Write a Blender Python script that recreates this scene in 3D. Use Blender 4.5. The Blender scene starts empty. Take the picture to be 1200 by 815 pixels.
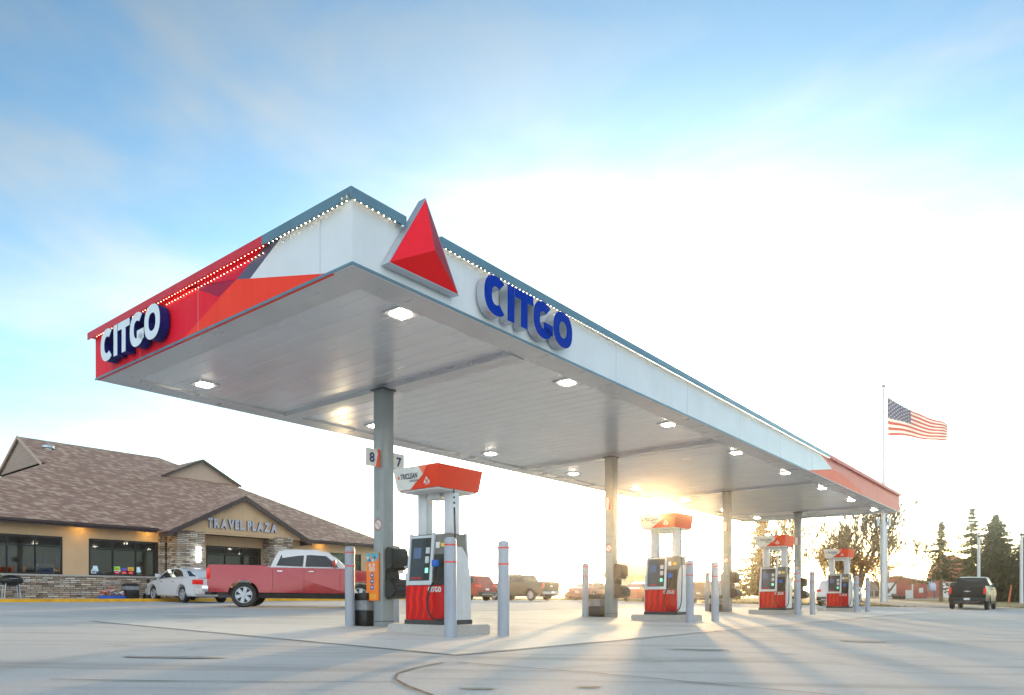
import bpy, bmesh, math, random
from mathutils import Vector, Matrix
PI = math.pi
random.seed(7)
scene = bpy.context.scene
COL = scene.collection

# ------------------------------------------------------------------ frames
ANG = math.atan2(.7809, .6247)          # the station's long axis
CX, CY = -1.89, 8.49                    # near corner of the fuel canopy
D1 = (.6247, .7809); D2 = (-.7809, .6247)
def W2(u, v): return (CX + u*D1[0] + v*D2[0], CY + u*D1[1] + v*D2[1])
def UV(x, y):
    x -= CX; y -= CY
    return (x*D1[0] + y*D1[1], x*D2[0] + y*D2[1])
def sstep(t, a, b):
    t = min(1, max(0, (t-a)/(b-a))); return t*t*(3-2*t)
def h(x, y):                             # height of the ground
    u, v = UV(x, y)
    k = 1.5
    m = 26 - k*math.log1p(math.exp(min(60, (26-v)/k)))
    m = -9 + k*math.log1p(math.exp(min(60, (m+9)/k)))
    z = .06 + .018*(m-3.6) - .07*sstep(u, 24, 34)
    d = math.hypot(x, y)
    t = sstep(d, 62, 170)
    return z*(1-t) + .6*t
def at(px, d):                           # ground point seen at column px, d metres away
    x = (px-600)/840*d
    return (x, d, h(x, d))

# ------------------------------------------------------------------ materials
MATS = {}
def new_mat(name):
    m = bpy.data.materials.new(name); m.use_nodes = True
    nt = m.node_tree
    return m, nt, nt.nodes['Principled BSDF']
def mat(name, col, rough=.5, metal=0, var=.08, vscale=6, bump=0, bscale=40, emit=None, estr=0, spec=None, coat=0):
    if name in MATS: return MATS[name]
    m, nt, p = new_mat(name)
    N = nt.nodes; Lk = nt.links
    p.inputs['Roughness'].default_value = rough
    p.inputs['Metallic'].default_value = metal
    if spec is not None: p.inputs['Specular IOR Level'].default_value = spec
    if coat: p.inputs['Coat Weight'].default_value = coat; p.inputs['Coat Roughness'].default_value = .08
    tc = N.new('ShaderNodeTexCoord')
    if var > 0:
        n = N.new('ShaderNodeTexNoise'); n.inputs['Scale'].default_value = vscale; n.inputs['Detail'].default_value = 5
        Lk.new(tc.outputs['Object'], n.inputs['Vector'])
        mr = N.new('ShaderNodeMapRange'); mr.inputs['From Min'].default_value = .3; mr.inputs['From Max'].default_value = .7
        mr.inputs['To Min'].default_value = 1-var; mr.inputs['To Max'].default_value = 1+var
        Lk.new(n.outputs['Fac'], mr.inputs['Value'])
        mx = N.new('ShaderNodeVectorMath'); mx.operation = 'SCALE'
        mx.inputs[0].default_value = col[:3]
        if name in ('white_panel', 'soffit_metal', 'soffit_trim', 'bollard_grey', 'column_paint', 'fascia_red', 'fascia_vermilion', 'stucco', 'pump_white', 'pump_silver'):
            # rain streaks and grime: a stretched noise multiplied in
            mp = N.new('ShaderNodeMapping'); mp.inputs['Scale'].default_value = (5, 5, .5) if name not in ('soffit_metal', 'soffit_trim') else (1.6, .35, 1)
            Lk.new(tc.outputs['Object'], mp.inputs['Vector'])
            n5 = N.new('ShaderNodeTexNoise'); n5.inputs['Scale'].default_value = 1.5; n5.inputs['Detail'].default_value = 8; n5.inputs['Roughness'].default_value = .65
            Lk.new(mp.outputs['Vector'], n5.inputs['Vector'])
            m5 = N.new('ShaderNodeMapRange'); m5.inputs['From Min'].default_value = .52; m5.inputs['From Max'].default_value = .75; m5.inputs['To Min'].default_value = 1; m5.inputs['To Max'].default_value = {'white_panel': .955, 'fascia_red': .95, 'fascia_vermilion': .95, 'soffit_metal': .955, 'soffit_trim': .95, 'stucco': .93}.get(name, .84)
            Lk.new(n5.outputs['Fac'], m5.inputs['Value'])
            mm = N.new('ShaderNodeMath'); mm.operation = 'MULTIPLY'; Lk.new(mr.outputs['Result'], mm.inputs[0]); Lk.new(m5.outputs['Result'], mm.inputs[1])
            mr = type('o', (), {'outputs': {'Result': mm.outputs[0]}})
            rr = N.new('ShaderNodeMapRange'); rr.inputs['From Min'].default_value = .4; rr.inputs['From Max'].default_value = .7; rr.inputs['To Min'].default_value = rough*.85; rr.inputs['To Max'].default_value = min(1, rough*1.25)
            Lk.new(n5.outputs['Fac'], rr.inputs['Value']); Lk.new(rr.outputs['Result'], p.inputs['Roughness'])
        Lk.new(mr.outputs['Result'], mx.inputs['Scale'])
        Lk.new(mx.outputs['Vector'], p.inputs['Base Color'])
    else:
        p.inputs['Base Color'].default_value = (*col[:3], 1)
    if bump:
        n2 = N.new('ShaderNodeTexNoise'); n2.inputs['Scale'].default_value = bscale; n2.inputs['Detail'].default_value = 4
        Lk.new(tc.outputs['Object'], n2.inputs['Vector'])
        b = N.new('ShaderNodeBump'); b.inputs['Strength'].default_value = bump; b.inputs['Distance'].default_value = .02
        Lk.new(n2.outputs['Fac'], b.inputs['Height']); Lk.new(b.outputs['Normal'], p.inputs['Normal'])
    if emit:
        p.inputs['Emission Color'].default_value = (*emit, 1); p.inputs['Emission Strength'].default_value = estr
    MATS[name] = m
    return m

def ground_mat(name, c1, c2, c3, s1, s2, bump=.3, rough=.9, stain=None, patch=None, wear=None):
    m, nt, p = new_mat(name); N = nt.nodes; L = nt.links
    p.inputs['Roughness'].default_value = rough
    tc = N.new('ShaderNodeTexCoord')
    def noise(s, det=6, rg=.6):
        n = N.new('ShaderNodeTexNoise'); n.inputs['Scale'].default_value = s; n.inputs['Detail'].default_value = det
        n.inputs['Roughness'].default_value = rg
        L.new(tc.outputs['Object'], n.inputs['Vector']); return n
    def ramp(n, a, b):
        r = N.new('ShaderNodeMapRange'); r.inputs['From Min'].default_value = a; r.inputs['From Max'].default_value = b
        L.new(n.outputs['Fac'], r.inputs['Value']); return r
    def mix(f, A, B):
        x = N.new('ShaderNodeMix'); x.data_type = 'RGBA'
        L.new(f, x.inputs['Factor'])
        if isinstance(A, tuple): x.inputs['A'].default_value = (*A, 1)
        else: L.new(A, x.inputs['A'])
        if isinstance(B, tuple): x.inputs['B'].default_value = (*B, 1)
        else: L.new(B, x.inputs['B'])
        return x.outputs['Result']
    c = mix(ramp(noise(s1), .35, .65).outputs['Result'], c1, c2)
    g = noise(s2, 3, .8)
    c = mix(ramp(g, .45, .75).outputs['Result'], c, c3)
    if stain:
        sn = ramp(noise(stain[1], 5, .7), .60, .75)
        c = mix(sn.outputs['Result'], c, stain[0])
    if patch:
        mp = N.new('ShaderNodeMapping'); mp.inputs['Scale'].default_value = (.5, .06, 1); mp.inputs['Rotation'].default_value = (0, 0, .9)
        L.new(tc.outputs['Object'], mp.inputs['Vector'])
        n = N.new('ShaderNodeTexNoise'); n.inputs['Scale'].default_value = 1.6; n.inputs['Detail'].default_value = 5
        L.new(mp.outputs['Vector'], n.inputs['Vector'])
        r = ramp(n, .55, .72)
        mm = N.new('ShaderNodeMath'); mm.operation = 'MULTIPLY'; mm.inputs[1].default_value = .55
        L.new(r.outputs['Result'], mm.inputs[0])
        c = mix(mm.outputs['Value'], c, patch)
    if wear:
        # tyre wear: long soft streaks; oil drips: small round dark spots; grit: fine speckle
        mp2 = N.new('ShaderNodeMapping'); mp2.inputs['Rotation'].default_value = (0, 0, wear[1]); mp2.inputs['Scale'].default_value = (.22, 2.2, 1)
        L.new(tc.outputs['Object'], mp2.inputs['Vector'])
        n3 = N.new('ShaderNodeTexNoise'); n3.inputs['Scale'].default_value = .9; n3.inputs['Detail'].default_value = 7; n3.inputs['Distortion'].default_value = .6
        L.new(mp2.outputs['Vector'], n3.inputs['Vector'])
        r3 = ramp(n3, .50, .70); m3 = N.new('ShaderNodeMath'); m3.operation = 'MULTIPLY'; m3.inputs[1].default_value = wear[2]; L.new(r3.outputs['Result'], m3.inputs[0])
        c = mix(m3.outputs['Value'], c, wear[0])
        vo = N.new('ShaderNodeTexVoronoi'); vo.inputs['Scale'].default_value = .9; L.new(tc.outputs['Object'], vo.inputs['Vector'])
        n4 = noise(1.3, 2); sub = N.new('ShaderNodeMath'); sub.operation = 'MULTIPLY_ADD'; sub.inputs[1].default_value = .35; L.new(n4.outputs['Fac'], sub.inputs[0]); L.new(vo.outputs['Distance'], sub.inputs[2])
        r4 = N.new('ShaderNodeMapRange'); r4.inputs['From Min'].default_value = .17; r4.inputs['From Max'].default_value = .27; r4.inputs['To Min'].default_value = .5; r4.inputs['To Max'].default_value = 0
        L.new(sub.outputs[0], r4.inputs['Value']); c = mix(r4.outputs['Result'], c, (.12, .115, .11))
        r5 = ramp(noise(160, 2, .9), .60, .75); m5 = N.new('ShaderNodeMath'); m5.operation = 'MULTIPLY'; m5.inputs[1].default_value = .6; L.new(r5.outputs['Result'], m5.inputs[0])
        c = mix(m5.outputs['Value'], c, (.16, .155, .15))
    L.new(c, p.inputs['Base Color'])
    b = N.new('ShaderNodeBump'); b.inputs['Strength'].default_value = bump; b.inputs['Distance'].default_value = .01
    L.new(g.outputs['Fac'], b.inputs['Height']); L.new(b.outputs['Normal'], p.inputs['Normal'])
    return m

def brick_mat(name, cols, bw, bh, mortar, msize=.02, rough=.85, bump=.6, nscale=3, zf=1.0):
    m, nt, p = new_mat(name); N = nt.nodes; L = nt.links
    p.inputs['Roughness'].default_value = rough
    tc = N.new('ShaderNodeTexCoord'); sp = N.new('ShaderNodeSeparateXYZ'); L.new(tc.outputs['Object'], sp.inputs[0])
    ad = N.new('ShaderNodeMath'); ad.operation = 'ADD'; L.new(sp.outputs['X'], ad.inputs[0]); L.new(sp.outputs['Y'], ad.inputs[1])
    mz = N.new('ShaderNodeMath'); mz.operation = 'MULTIPLY'; mz.inputs[1].default_value = zf; L.new(sp.outputs['Z'], mz.inputs[0])
    cb = N.new('ShaderNodeCombineXYZ'); L.new(ad.outputs[0], cb.inputs['X']); L.new(mz.outputs[0], cb.inputs['Y'])
    n0 = N.new('ShaderNodeTexNoise'); n0.inputs['Scale'].default_value = 2.2; L.new(cb.outputs[0], n0.inputs['Vector'])
    sc = N.new('ShaderNodeVectorMath'); sc.operation = 'SCALE'; sc.inputs['Scale'].default_value = bh*.5; L.new(n0.outputs['Color'], sc.inputs[0])
    av = N.new('ShaderNodeVectorMath'); av.operation = 'ADD'; L.new(cb.outputs[0], av.inputs[0]); L.new(sc.outputs[0], av.inputs[1])
    br = N.new('ShaderNodeTexBrick'); L.new(av.outputs[0], br.inputs['Vector'])
    br.inputs['Scale'].default_value = 1; br.inputs['Brick Width'].default_value = bw; br.inputs['Row Height'].default_value = bh
    br.inputs['Mortar Size'].default_value = msize; br.inputs['Mortar Smooth'].default_value = .3
    br.inputs['Color1'].default_value = (0, 0, 0, 1); br.inputs['Color2'].default_value = (1, 1, 1, 1); br.inputs['Mortar'].default_value = (0, 0, 0, 1)
    br.offset_frequency = 2; br.squash = .7; br.squash_frequency = 3
    n1 = N.new('ShaderNodeTexNoise'); n1.inputs['Scale'].default_value = nscale; n1.inputs['Detail'].default_value = 4; L.new(cb.outputs[0], n1.inputs['Vector'])
    mx = N.new('ShaderNodeMath'); mx.operation = 'MULTIPLY_ADD'; mx.inputs[1].default_value = .75
    L.new(br.outputs['Color'], mx.inputs[0])
    ms = N.new('ShaderNodeMath'); ms.operation = 'MULTIPLY'; ms.inputs[1].default_value = .45; L.new(n1.outputs['Fac'], ms.inputs[0])
    L.new(ms.outputs[0], mx.inputs[2])
    cr = N.new('ShaderNodeValToRGB'); L.new(mx.outputs[0], cr.inputs['Fac'])
    e = cr.color_ramp.elements
    e[0].position = .12; e[0].color = (*cols[0], 1); e[1].position = .95; e[1].color = (*cols[-1], 1)
    for i, c in enumerate(cols[1:-1]):
        el = e.new(.12 + .83*(i+1)/(len(cols)-1)); el.color = (*c, 1)
    mm = N.new('ShaderNodeMix'); mm.data_type = 'RGBA'; L.new(br.outputs['Fac'], mm.inputs['Factor'])
    L.new(cr.outputs['Color'], mm.inputs['A']); mm.inputs['B'].default_value = (*mortar, 1)
    L.new(mm.outputs['Result'], p.inputs['Base Color'])
    iv = N.new('ShaderNodeMath'); iv.operation = 'SUBTRACT'; iv.inputs[0].default_value = 1; L.new(br.outputs['Fac'], iv.inputs[1])
    hm = N.new('ShaderNodeMath'); hm.operation = 'MULTIPLY'; L.new(iv.outputs[0], hm.inputs[0]); L.new(mx.outputs[0], hm.inputs[1])
    b = N.new('ShaderNodeBump'); b.inputs['Strength'].default_value = bump; b.inputs['Distance'].default_value = .04
    L.new(hm.outputs[0], b.inputs['Height']); L.new(b.outputs['Normal'], p.inputs['Normal'])
    return m

def glass_mat(name, tint=(.75, .8, .82), refl=.9):
    m = bpy.data.materials.new(name); m.use_nodes = True; nt = m.node_tree; N = nt.nodes; L = nt.links
    N.clear()
    o = N.new('ShaderNodeOutputMaterial'); t = N.new('ShaderNodeBsdfTransparent'); t.inputs['Color'].default_value = (*tint, 1)
    g = N.new('ShaderNodeBsdfGlossy'); g.inputs['Roughness'].default_value = .03; g.inputs['Color'].default_value = (refl, refl, refl, 1)
    f = N.new('ShaderNodeFresnel'); f.inputs['IOR'].default_value = 1.6
    mx = N.new('ShaderNodeMixShader'); L.new(f.outputs[0], mx.inputs['Fac']); L.new(t.outputs[0], mx.inputs[1]); L.new(g.outputs[0], mx.inputs[2])
    L.new(mx.outputs[0], o.inputs['Surface'])
    MATS[name] = m
    return m

def leaf_mat(name, c1, c2, scale=.8):
    m = bpy.data.materials.new(name); m.use_nodes = True; nt = m.node_tree; N = nt.nodes; L = nt.links
    N.clear()
    o = N.new('ShaderNodeOutputMaterial'); d = N.new('ShaderNodeBsdfDiffuse'); t = N.new('ShaderNodeBsdfTranslucent')
    tc = N.new('ShaderNodeTexCoord'); n = N.new('ShaderNodeTexNoise'); n.inputs['Scale'].default_value = scale; n.inputs['Detail'].default_value = 3
    L.new(tc.outputs['Object'], n.inputs['Vector'])
    r = N.new('ShaderNodeMapRange'); r.inputs['From Min'].default_value = .35; r.inputs['From Max'].default_value = .65; L.new(n.outputs['Fac'], r.inputs['Value'])
    c = N.new('ShaderNodeMix'); c.data_type = 'RGBA'; c.inputs['A'].default_value = (*c1, 1); c.inputs['B'].default_value = (*c2, 1)
    L.new(r.outputs['Result'], c.inputs['Factor'])
    L.new(c.outputs['Result'], d.inputs['Color']); L.new(c.outputs['Result'], t.inputs['Color'])
    mx = N.new('ShaderNodeMixShader'); mx.inputs['Fac'].default_value = .35
    L.new(d.outputs[0], mx.inputs[1]); L.new(t.outputs[0], mx.inputs[2]); L.new(mx.outputs[0], o.inputs['Surface'])
    return m

M_asphalt = ground_mat('asphalt', (.405, .415, .415), (.46, .47, .465), (.55, .555, .55), .35, 45, .5, .9, ((.30, .295, .28), .22), (.31, .305, .29), wear=((.22, .215, .21), -.3, .55))
M_conc = ground_mat('concrete_pad', (.52, .515, .49), (.575, .565, .54), (.63, .615, .59), .5, 60, .2, .8, ((.30, .285, .26), .5), (.36, .34, .31), wear=((.25, .24, .22), -.9, .45))
M_curb = ground_mat('kerb_concrete', (.40, .39, .36), (.47, .45, .42), (.55, .53, .5), 1.5, 30, .3, .85, ((.25, .24, .22), 1.2))
M_grass = ground_mat('grass', (.085, .10, .03), (.15, .135, .05), (.22, .18, .08), .15, 6, .6, .95)
M_gravel = ground_mat('gravel', (.30, .27, .23), (.36, .33, .28), (.42, .38, .33), .5, 20, .4, .95)
M_crack = mat('tar_crack', (.13, .125, .115), .9, var=.4)
M_patch = mat('old_patch', (.31, .30, .285), .95, var=.25, vscale=9)
M_yellow = mat('yellow_kerb_paint', (.80, .42, .02), .7, var=.2, vscale=3)
M_white = mat('white_panel', (.72, .76, .78), .38, 0, .05, 1.3)
M_soffit = mat('soffit_metal', (.74, .765, .79), .22, .35, .04, 1.5)
M_trim = mat('soffit_trim', (.60, .615, .63), .32, .3, .05, 2)
M_cap = mat('cap_steel', (.15, .26, .32), .35, .3, .08, 3)
M_capred = mat('cap_red', (.62, .02, .035), .4, 0, .08, 3)
M_red = mat('fascia_red', (.80, .014, .035), .5, 0, .04, 2, spec=.2)
M_orange = mat('fascia_vermilion', (.92, .055, .025), .5, 0, .04, 2, spec=.2)
M_crim = mat('fascia_crimson', (.62, .012, .05), .5, 0, .04, 2, spec=.2)
M_mag = mat('fascia_wine', (.36, .016, .06), .5, 0, .04, 2, spec=.2)
M_slate = mat('fascia_slate', (.10, .115, .18), .5, 0, .04, 2, spec=.2)
M_coral = mat('fascia_coral', (.88, .20, .11), .5, 0, .04, 2, spec=.2)
M_blue = mat('sign_blue', (.002, .035, .34), .6, 0, .03, spec=.08)
M_navy = mat('sign_navy', (.008, .014, .14), .5, 0, .03, spec=.2)
M_silver = mat('sign_silver', (.55, .58, .62), .3, .6, .05)
M_face = mat('sign_white', (.72, .80, .84), .35, 0, .03)
M_tri1 = mat('emblem_red', (.86, .012, .03), .45, 0, .03, spec=.25)
M_tri2 = mat('emblem_deep_red', (.75, .004, .008), .45, 0, .03, spec=.25)
M_tri3 = mat('emblem_maroon', (.30, .008, .03), .5, 0, .03, spec=.2)
M_col = mat('column_paint', (.29, .33, .335), .38, .15, .08, 3)
M_dkcol = mat('column_collar', (.10, .13, .14), .5, .3)
M_bol = mat('bollard_grey', (.33, .37, .43), .5, 0, .06, 3)
M_band = mat('reflector_red', (.70, .05, .04), .4)
M_black = mat('black_plastic', (.018, .017, .016), .38, 0, .2, 8)
M_dark = mat('dark_grey', (.05, .05, .05), .5, 0, .15)
M_bag = mat('bin_bag', (.25, .26, .28), .35, 0, .2, 10, bump=.8, bscale=12)
M_lamp = mat('lamp_lens', (.9, .9, .85), .5, emit=(1, .86, .66), estr=14, var=0)
M_bulb = mat('bulb', (.9, .85, .7), .5, emit=(1, .82, .58), estr=6, var=0)
M_bulbred = mat('bulb_warm', (.9, .5, .35), .5, emit=(1, .42, .26), estr=5, var=0)
M_dred = mat('pump_red', (.50, .006, .006), .35, 0, .03, spec=.3)
M_dred2 = mat('pump_bright_red', (.80, .012, .008), .35, 0, .03, spec=.3)
M_dsilver = mat('pump_silver', (.58, .60, .62), .35, .35, .05)
M_dwhite = mat('pump_white', (.62, .64, .67), .35, .1, .05)
M_dgrey = mat('pump_grey', (.17, .165, .15), .4, .2, .08)
M_screen = mat('screen_glass', (.035, .04, .05), .06, 0, 0)
M_scrblue = mat('screen_blue', (.04, .055, .09), .2, emit=(.25, .4, .9), estr=.04, var=0)
M_green = mat('green_light', (.1, .7, .35), .3, emit=(.2, 1, .5), estr=.5, var=0)
M_bgrip = mat('nozzle_blue', (.01, .12, .55), .4)
M_rubber = mat('rubber', (.02, .02, .02), .55, 0, .2)
M_stucco = mat('stucco', (.62, .43, .255), .9, 0, .07, 2, bump=.35, bscale=60)
M_fasc = mat('brown_fascia', (.06, .035, .035), .5, 0, .1)
M_siding = mat('siding_beige', (.50, .37, .28), .7, 0, .05)
M_stone = brick_mat('ledge_stone', [(.10, .07, .055), (.36, .27, .20), (.56, .43, .31), (.45, .41, .37), (.74, .65, .53)], .42, .085, (.05, .045, .04), .012, bump=.9)
M_shing = brick_mat('shingles', [(.21, .11, .075), (.35, .205, .15), (.29, .165, .12), (.42, .265, .195), (.58, .42, .30)], .26, .07, (.16, .11, .095), .004, nscale=9, bump=.35, zf=1.0)
M_glass = glass_mat('window_glass', (.42, .47, .50))
M_frame = mat('window_frame', (.02, .022, .024), .4, .3)
M_cglass = mat('car_glass', (.02, .025, .03), .05, 0, 0)
M_chrome = mat('chrome', (.7, .7, .72), .15, .9)
M_tail = mat('tail_light', (.65, .01, .01), .2, emit=(1, .05, .03), estr=.04, var=0)
M_plate = mat('licence_plate', (.7, .72, .75), .4)
M_galv = mat('galvanised', (.50, .53, .56), .4, .5, .08)
M_wood = mat('wood_pole', (.20, .15, .11), .9, 0, .2)
M_bark = mat('bark', (.16, .11, .075), .95, 0, .25, 5, bump=.5)

# ------------------------------------------------------------------ mesh helper
class MB:
    def __init__(s): s.v = []; s.f = []; s.m = []; s.smooth = []
    def add(s, vs, fs, mi=0, sm=False):
        o = len(s.v); s.v += [tuple(p) for p in vs]
        for f in fs: s.f.append(tuple(i+o for i in f)); s.m.append(mi); s.smooth.append(sm)
    def box(s, x0, x1, y0, y1, z0, z1, mi=0):
        s.add([(x0,y0,z0),(x1,y0,z0),(x1,y1,z0),(x0,y1,z0),(x0,y0,z1),(x1,y0,z1),(x1,y1,z1),(x0,y1,z1)],
              [(0,3,2,1),(4,5,6,7),(0,1,5,4),(1,2,6,5),(2,3,7,6),(3,0,4,7)], mi)
    def taper(s, b, t, z0, z1, mi=0):      # frustum: b/t = (x0,x1,y0,y1)
        s.add([(b[0],b[2],z0),(b[1],b[2],z0),(b[1],b[3],z0),(b[0],b[3],z0),(t[0],t[2],z1),(t[1],t[2],z1),(t[1],t[3],z1),(t[0],t[3],z1)],
              [(0,3,2,1),(4,5,6,7),(0,1,5,4),(1,2,6,5),(2,3,7,6),(3,0,4,7)], mi)
    def bbox(s, x0, x1, y0, y1, z0, z1, b=.02, mi=0):   # box with bevelled edges
        bm = bmesh.new(); bmesh.ops.create_cube(bm, size=1)
        for v in bm.verts: v.co = Vector(((x0+x1)/2+v.co.x*(x1-x0), (y0+y1)/2+v.co.y*(y1-y0), (z0+z1)/2+v.co.z*(z1-z0)))
        bmesh.ops.bevel(bm, geom=bm.edges[:], offset=b, segments=2, affect='EDGES', profile=.5)
        s.bm(bm, mi, True)
    def bm(s, bm, mi=0, sm=False):
        bm.verts.index_update()
        s.add([v.co[:] for v in bm.verts], [[v.index for v in f.verts] for f in bm.faces], mi, sm); bm.free()
    def cyl(s, p0, p1, r0, r1=None, n=16, mi=0, cap=True):
        if r1 is None: r1 = r0
        p0 = Vector(p0); p1 = Vector(p1); a = (p1-p0).normalized()
        t = a.orthogonal().normalized(); b = a.cross(t)
        vs = []
        for p, r in ((p0, r0), (p1, r1)):
            for i in range(n):
                q = 2*PI*i/n; vs.append(p + t*math.cos(q)*r + b*math.sin(q)*r)
        s.add(vs, [(i, (i+1) % n, n+(i+1) % n, n+i) for i in range(n)], mi, True)
        if cap: s.add(vs[:n], [tuple(range(n))[::-1]], mi); s.add(vs[n:], [tuple(range(n))], mi)
    def lathe(s, prof, n=24, mi=0, c=(0, 0, 0)):
        vs = []; fs = []
        for r, z in prof:
            for i in range(n):
                q = 2*PI*i/n; vs.append((c[0]+math.cos(q)*r, c[1]+math.sin(q)*r, c[2]+z))
        for j in range(len(prof)-1):
            for i in range(n): fs.append((j*n+i, j*n+(i+1) % n, (j+1)*n+(i+1) % n, (j+1)*n+i))
        s.add(vs, fs, mi, True)
        s.add(vs[:n], [tuple(range(n))[::-1]], mi); s.add(vs[-n:], [tuple(range(n))], mi)
    def tube(s, pts, r, n=8, mi=0):
        pts = [Vector(p) for p in pts]; rs = r if isinstance(r, (list, tuple)) else [r]*len(pts)
        vs = []; fs = []
        up = None
        for i, p in enumerate(pts):
            a = (pts[min(i+1, len(pts)-1)]-pts[max(i-1, 0)]).normalized()
            if up is None: up = a.orthogonal().normalized()
            up = (up - a*up.dot(a)).normalized(); b = a.cross(up)
            for k in range(n):
                q = 2*PI*k/n; vs.append(p + (up*math.cos(q)+b*math.sin(q))*rs[i])
        for j in range(len(pts)-1):
            for k in range(n): fs.append((j*n+k, j*n+(k+1) % n, (j+1)*n+(k+1) % n, (j+1)*n+k))
        s.add(vs, fs, mi, True)
        s.add(vs[:n], [tuple(range(n))[::-1]], mi); s.add(vs[-n:], [tuple(range(n))], mi)
    def prism(s, pts, f0, f1, mi=0, mside=None, sm=False):  # pts 2D; f0/f1 map a 2D point to 3D (front, back)
        n = len(pts); a = [f0(*p) for p in pts]; b = [f1(*p) for p in pts]
        s.add(a, [tuple(range(n))], mi)
        s.add(b, [tuple(range(n))[::-1]], mi if mside is None else mside)
        s.add(a+b, [(i, n+i, n+(i+1) % n, (i+1) % n) for i in range(n)], mi if mside is None else mside, sm)
    def build(s, name, mats, parent=None, smooth=None, fixn=True):
        me = bpy.data.meshes.new(name)
        me.from_pydata(s.v, [], s.f)
        if not isinstance(mats, (list, tuple)): mats = [mats]
        for m in mats: me.materials.append(m)
        me.polygons.foreach_set('material_index', s.m)
        me.polygons.foreach_set('use_smooth', s.smooth if smooth is None else [smooth]*len(s.f))
        me.update()
        if fixn:
            bm = bmesh.new(); bm.from_mesh(me)
            bmesh.ops.remove_doubles(bm, verts=bm.verts, dist=1e-5)
            bmesh.ops.recalc_face_normals(bm, faces=bm.faces)
            bm.to_mesh(me); bm.free()
        if fixn:
            try: me.set_sharp_from_angle(angle=math.radians(35))
            except Exception: pass
        o = bpy.data.objects.new(name, me); COL.objects.link(o)
        if parent: o.parent = parent
        return o

def tag(o, label=None, cat=None, group=None, kind=None):
    if label: o['label'] = label
    if cat: o['category'] = cat
    if group: o['group'] = group
    if kind: o['kind'] = kind
    return o
def empty(name, loc, rz=0, label=None, cat=None, group=None):
    o = bpy.data.objects.new(name, None); COL.objects.link(o)
    o.location = loc; o.rotation_euler = (0, 0, rz); o.empty_display_size = .3
    return tag(o, label, cat, group)
def kids(o): return [c for c in bpy.data.objects if c.parent == o]
def copy_tree(o, parent=None):
    c = o.copy(); COL.objects.link(c); c.parent = parent
    for ch in kids(o): copy_tree(ch, c)
    return c
def text_mesh(txt, size, ext, off=0.0, shear=0):
    cu = bpy.data.curves.new('txt', 'FONT'); cu.body = txt; cu.size = size; cu.extrude = ext; cu.offset = off; cu.shear = shear
    cu.resolution_u = 4
    o = bpy.data.objects.new('txt', cu); COL.objects.link(o)
    dg = bpy.context.evaluated_depsgraph_get()
    me = bpy.data.meshes.new_from_object(o.evaluated_get(dg))
    bpy.data.objects.remove(o); bpy.data.curves.remove(cu)
    return me
def add_text(mb, txt, size, fmap, thick=.004, off=0, mi=0, mside=None, width=None, shear=0):
    """text laid out by fmap(x, y, depth) -> 3D, centred; width = wanted width"""
    me = text_mesh(txt, size, .5, off, shear)
    xs = [v.co.x for v in me.vertices]; ys = [v.co.y for v in me.vertices]
    x0, x1, y0, y1 = min(xs), max(xs), min(ys), max(ys)
    k = (width/(x1-x0)) if width else 1
    vs = [fmap((v.co.x-(x0+x1)/2)*k, v.co.y-(y0+y1)/2, (v.co.z)*thick*1.0) for v in me.vertices]
    for p in me.polygons:
        side = abs(p.normal.z) < .5
        mb.f.append(tuple(i+len(mb.v) for i in p.vertices)); mb.m.append(mside if (side and mside is not None) else mi); mb.smooth.append(False)
    mb.v += [tuple(v) for v in vs]
    bpy.data.meshes.remove(me)
    return (x1-x0)*k, (y1-y0)

# ------------------------------------------------------------------ ground
def sheet(name, xs, ys, zoff, m, keep=None, fz=h):
    vs = []; idx = {}; fs = []
    for j, y in enumerate(ys):
        for i, x in enumerate(xs):
            idx[i, j] = len(vs); vs.append((x, y, fz(x, y)+zoff))
    for j in range(len(ys)-1):
        for i in range(len(xs)-1):
            fs.append((idx[i, j], idx[i+1, j], idx[i+1, j+1], idx[i, j+1]))
    mb = MB(); mb.add(vs, fs, 0, True)
    return tag(mb.build(name, m, fixn=False), kind='structure')
xs = [-2500, -1500, -900, -500, -300, -220, -160] + list(range(-120, 121, 4)) + [160, 220, 300, 500, 900, 1500, 2500]
ys = [-300, -120, -60] + list(range(-40, 180, 4)) + [200, 240, 300, 400, 600, 900, 1500, 2500, 4000]
sheet('ground', xs, ys, 0, M_grass)
def edge(x):
    pts = [(-200, 92), (-30, 78), (-5, 63), (9, 58), (16, 52), (26, 47.6), (34, 47), (200, 46)]
    for (a, b), (c, d) in zip(pts, pts[1:]):
        if a <= x <= c: return b + (d-b)*(x-a)/(c-a)
    return 50
mb = MB(); vs = []; fs = []
gx = [-200, -150] + list(range(-110, 111, 2)) + [150, 200]; NY = 56
for x in gx:
    for j in range(NY+1):
        y = -40 + (edge(x)+40)*j/NY + (.25*math.sin(x*1.7)+.15*math.sin(x*4.1))*(j == NY)
        vs.append((x, y, h(x, y)+.04))
for i in range(len(gx)-1):
    for j in range(NY): a = i*(NY+1)+j; fs.append((a, a+NY+1, a+NY+2, a+1))
mb.add(vs, fs, 0, True)
tag(mb.build('parking_lot', M_asphalt, fixn=False), kind='structure')
GZ = .04                                        # parking lot surface above h()
def g(x, y): return h(x, y)+GZ
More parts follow.
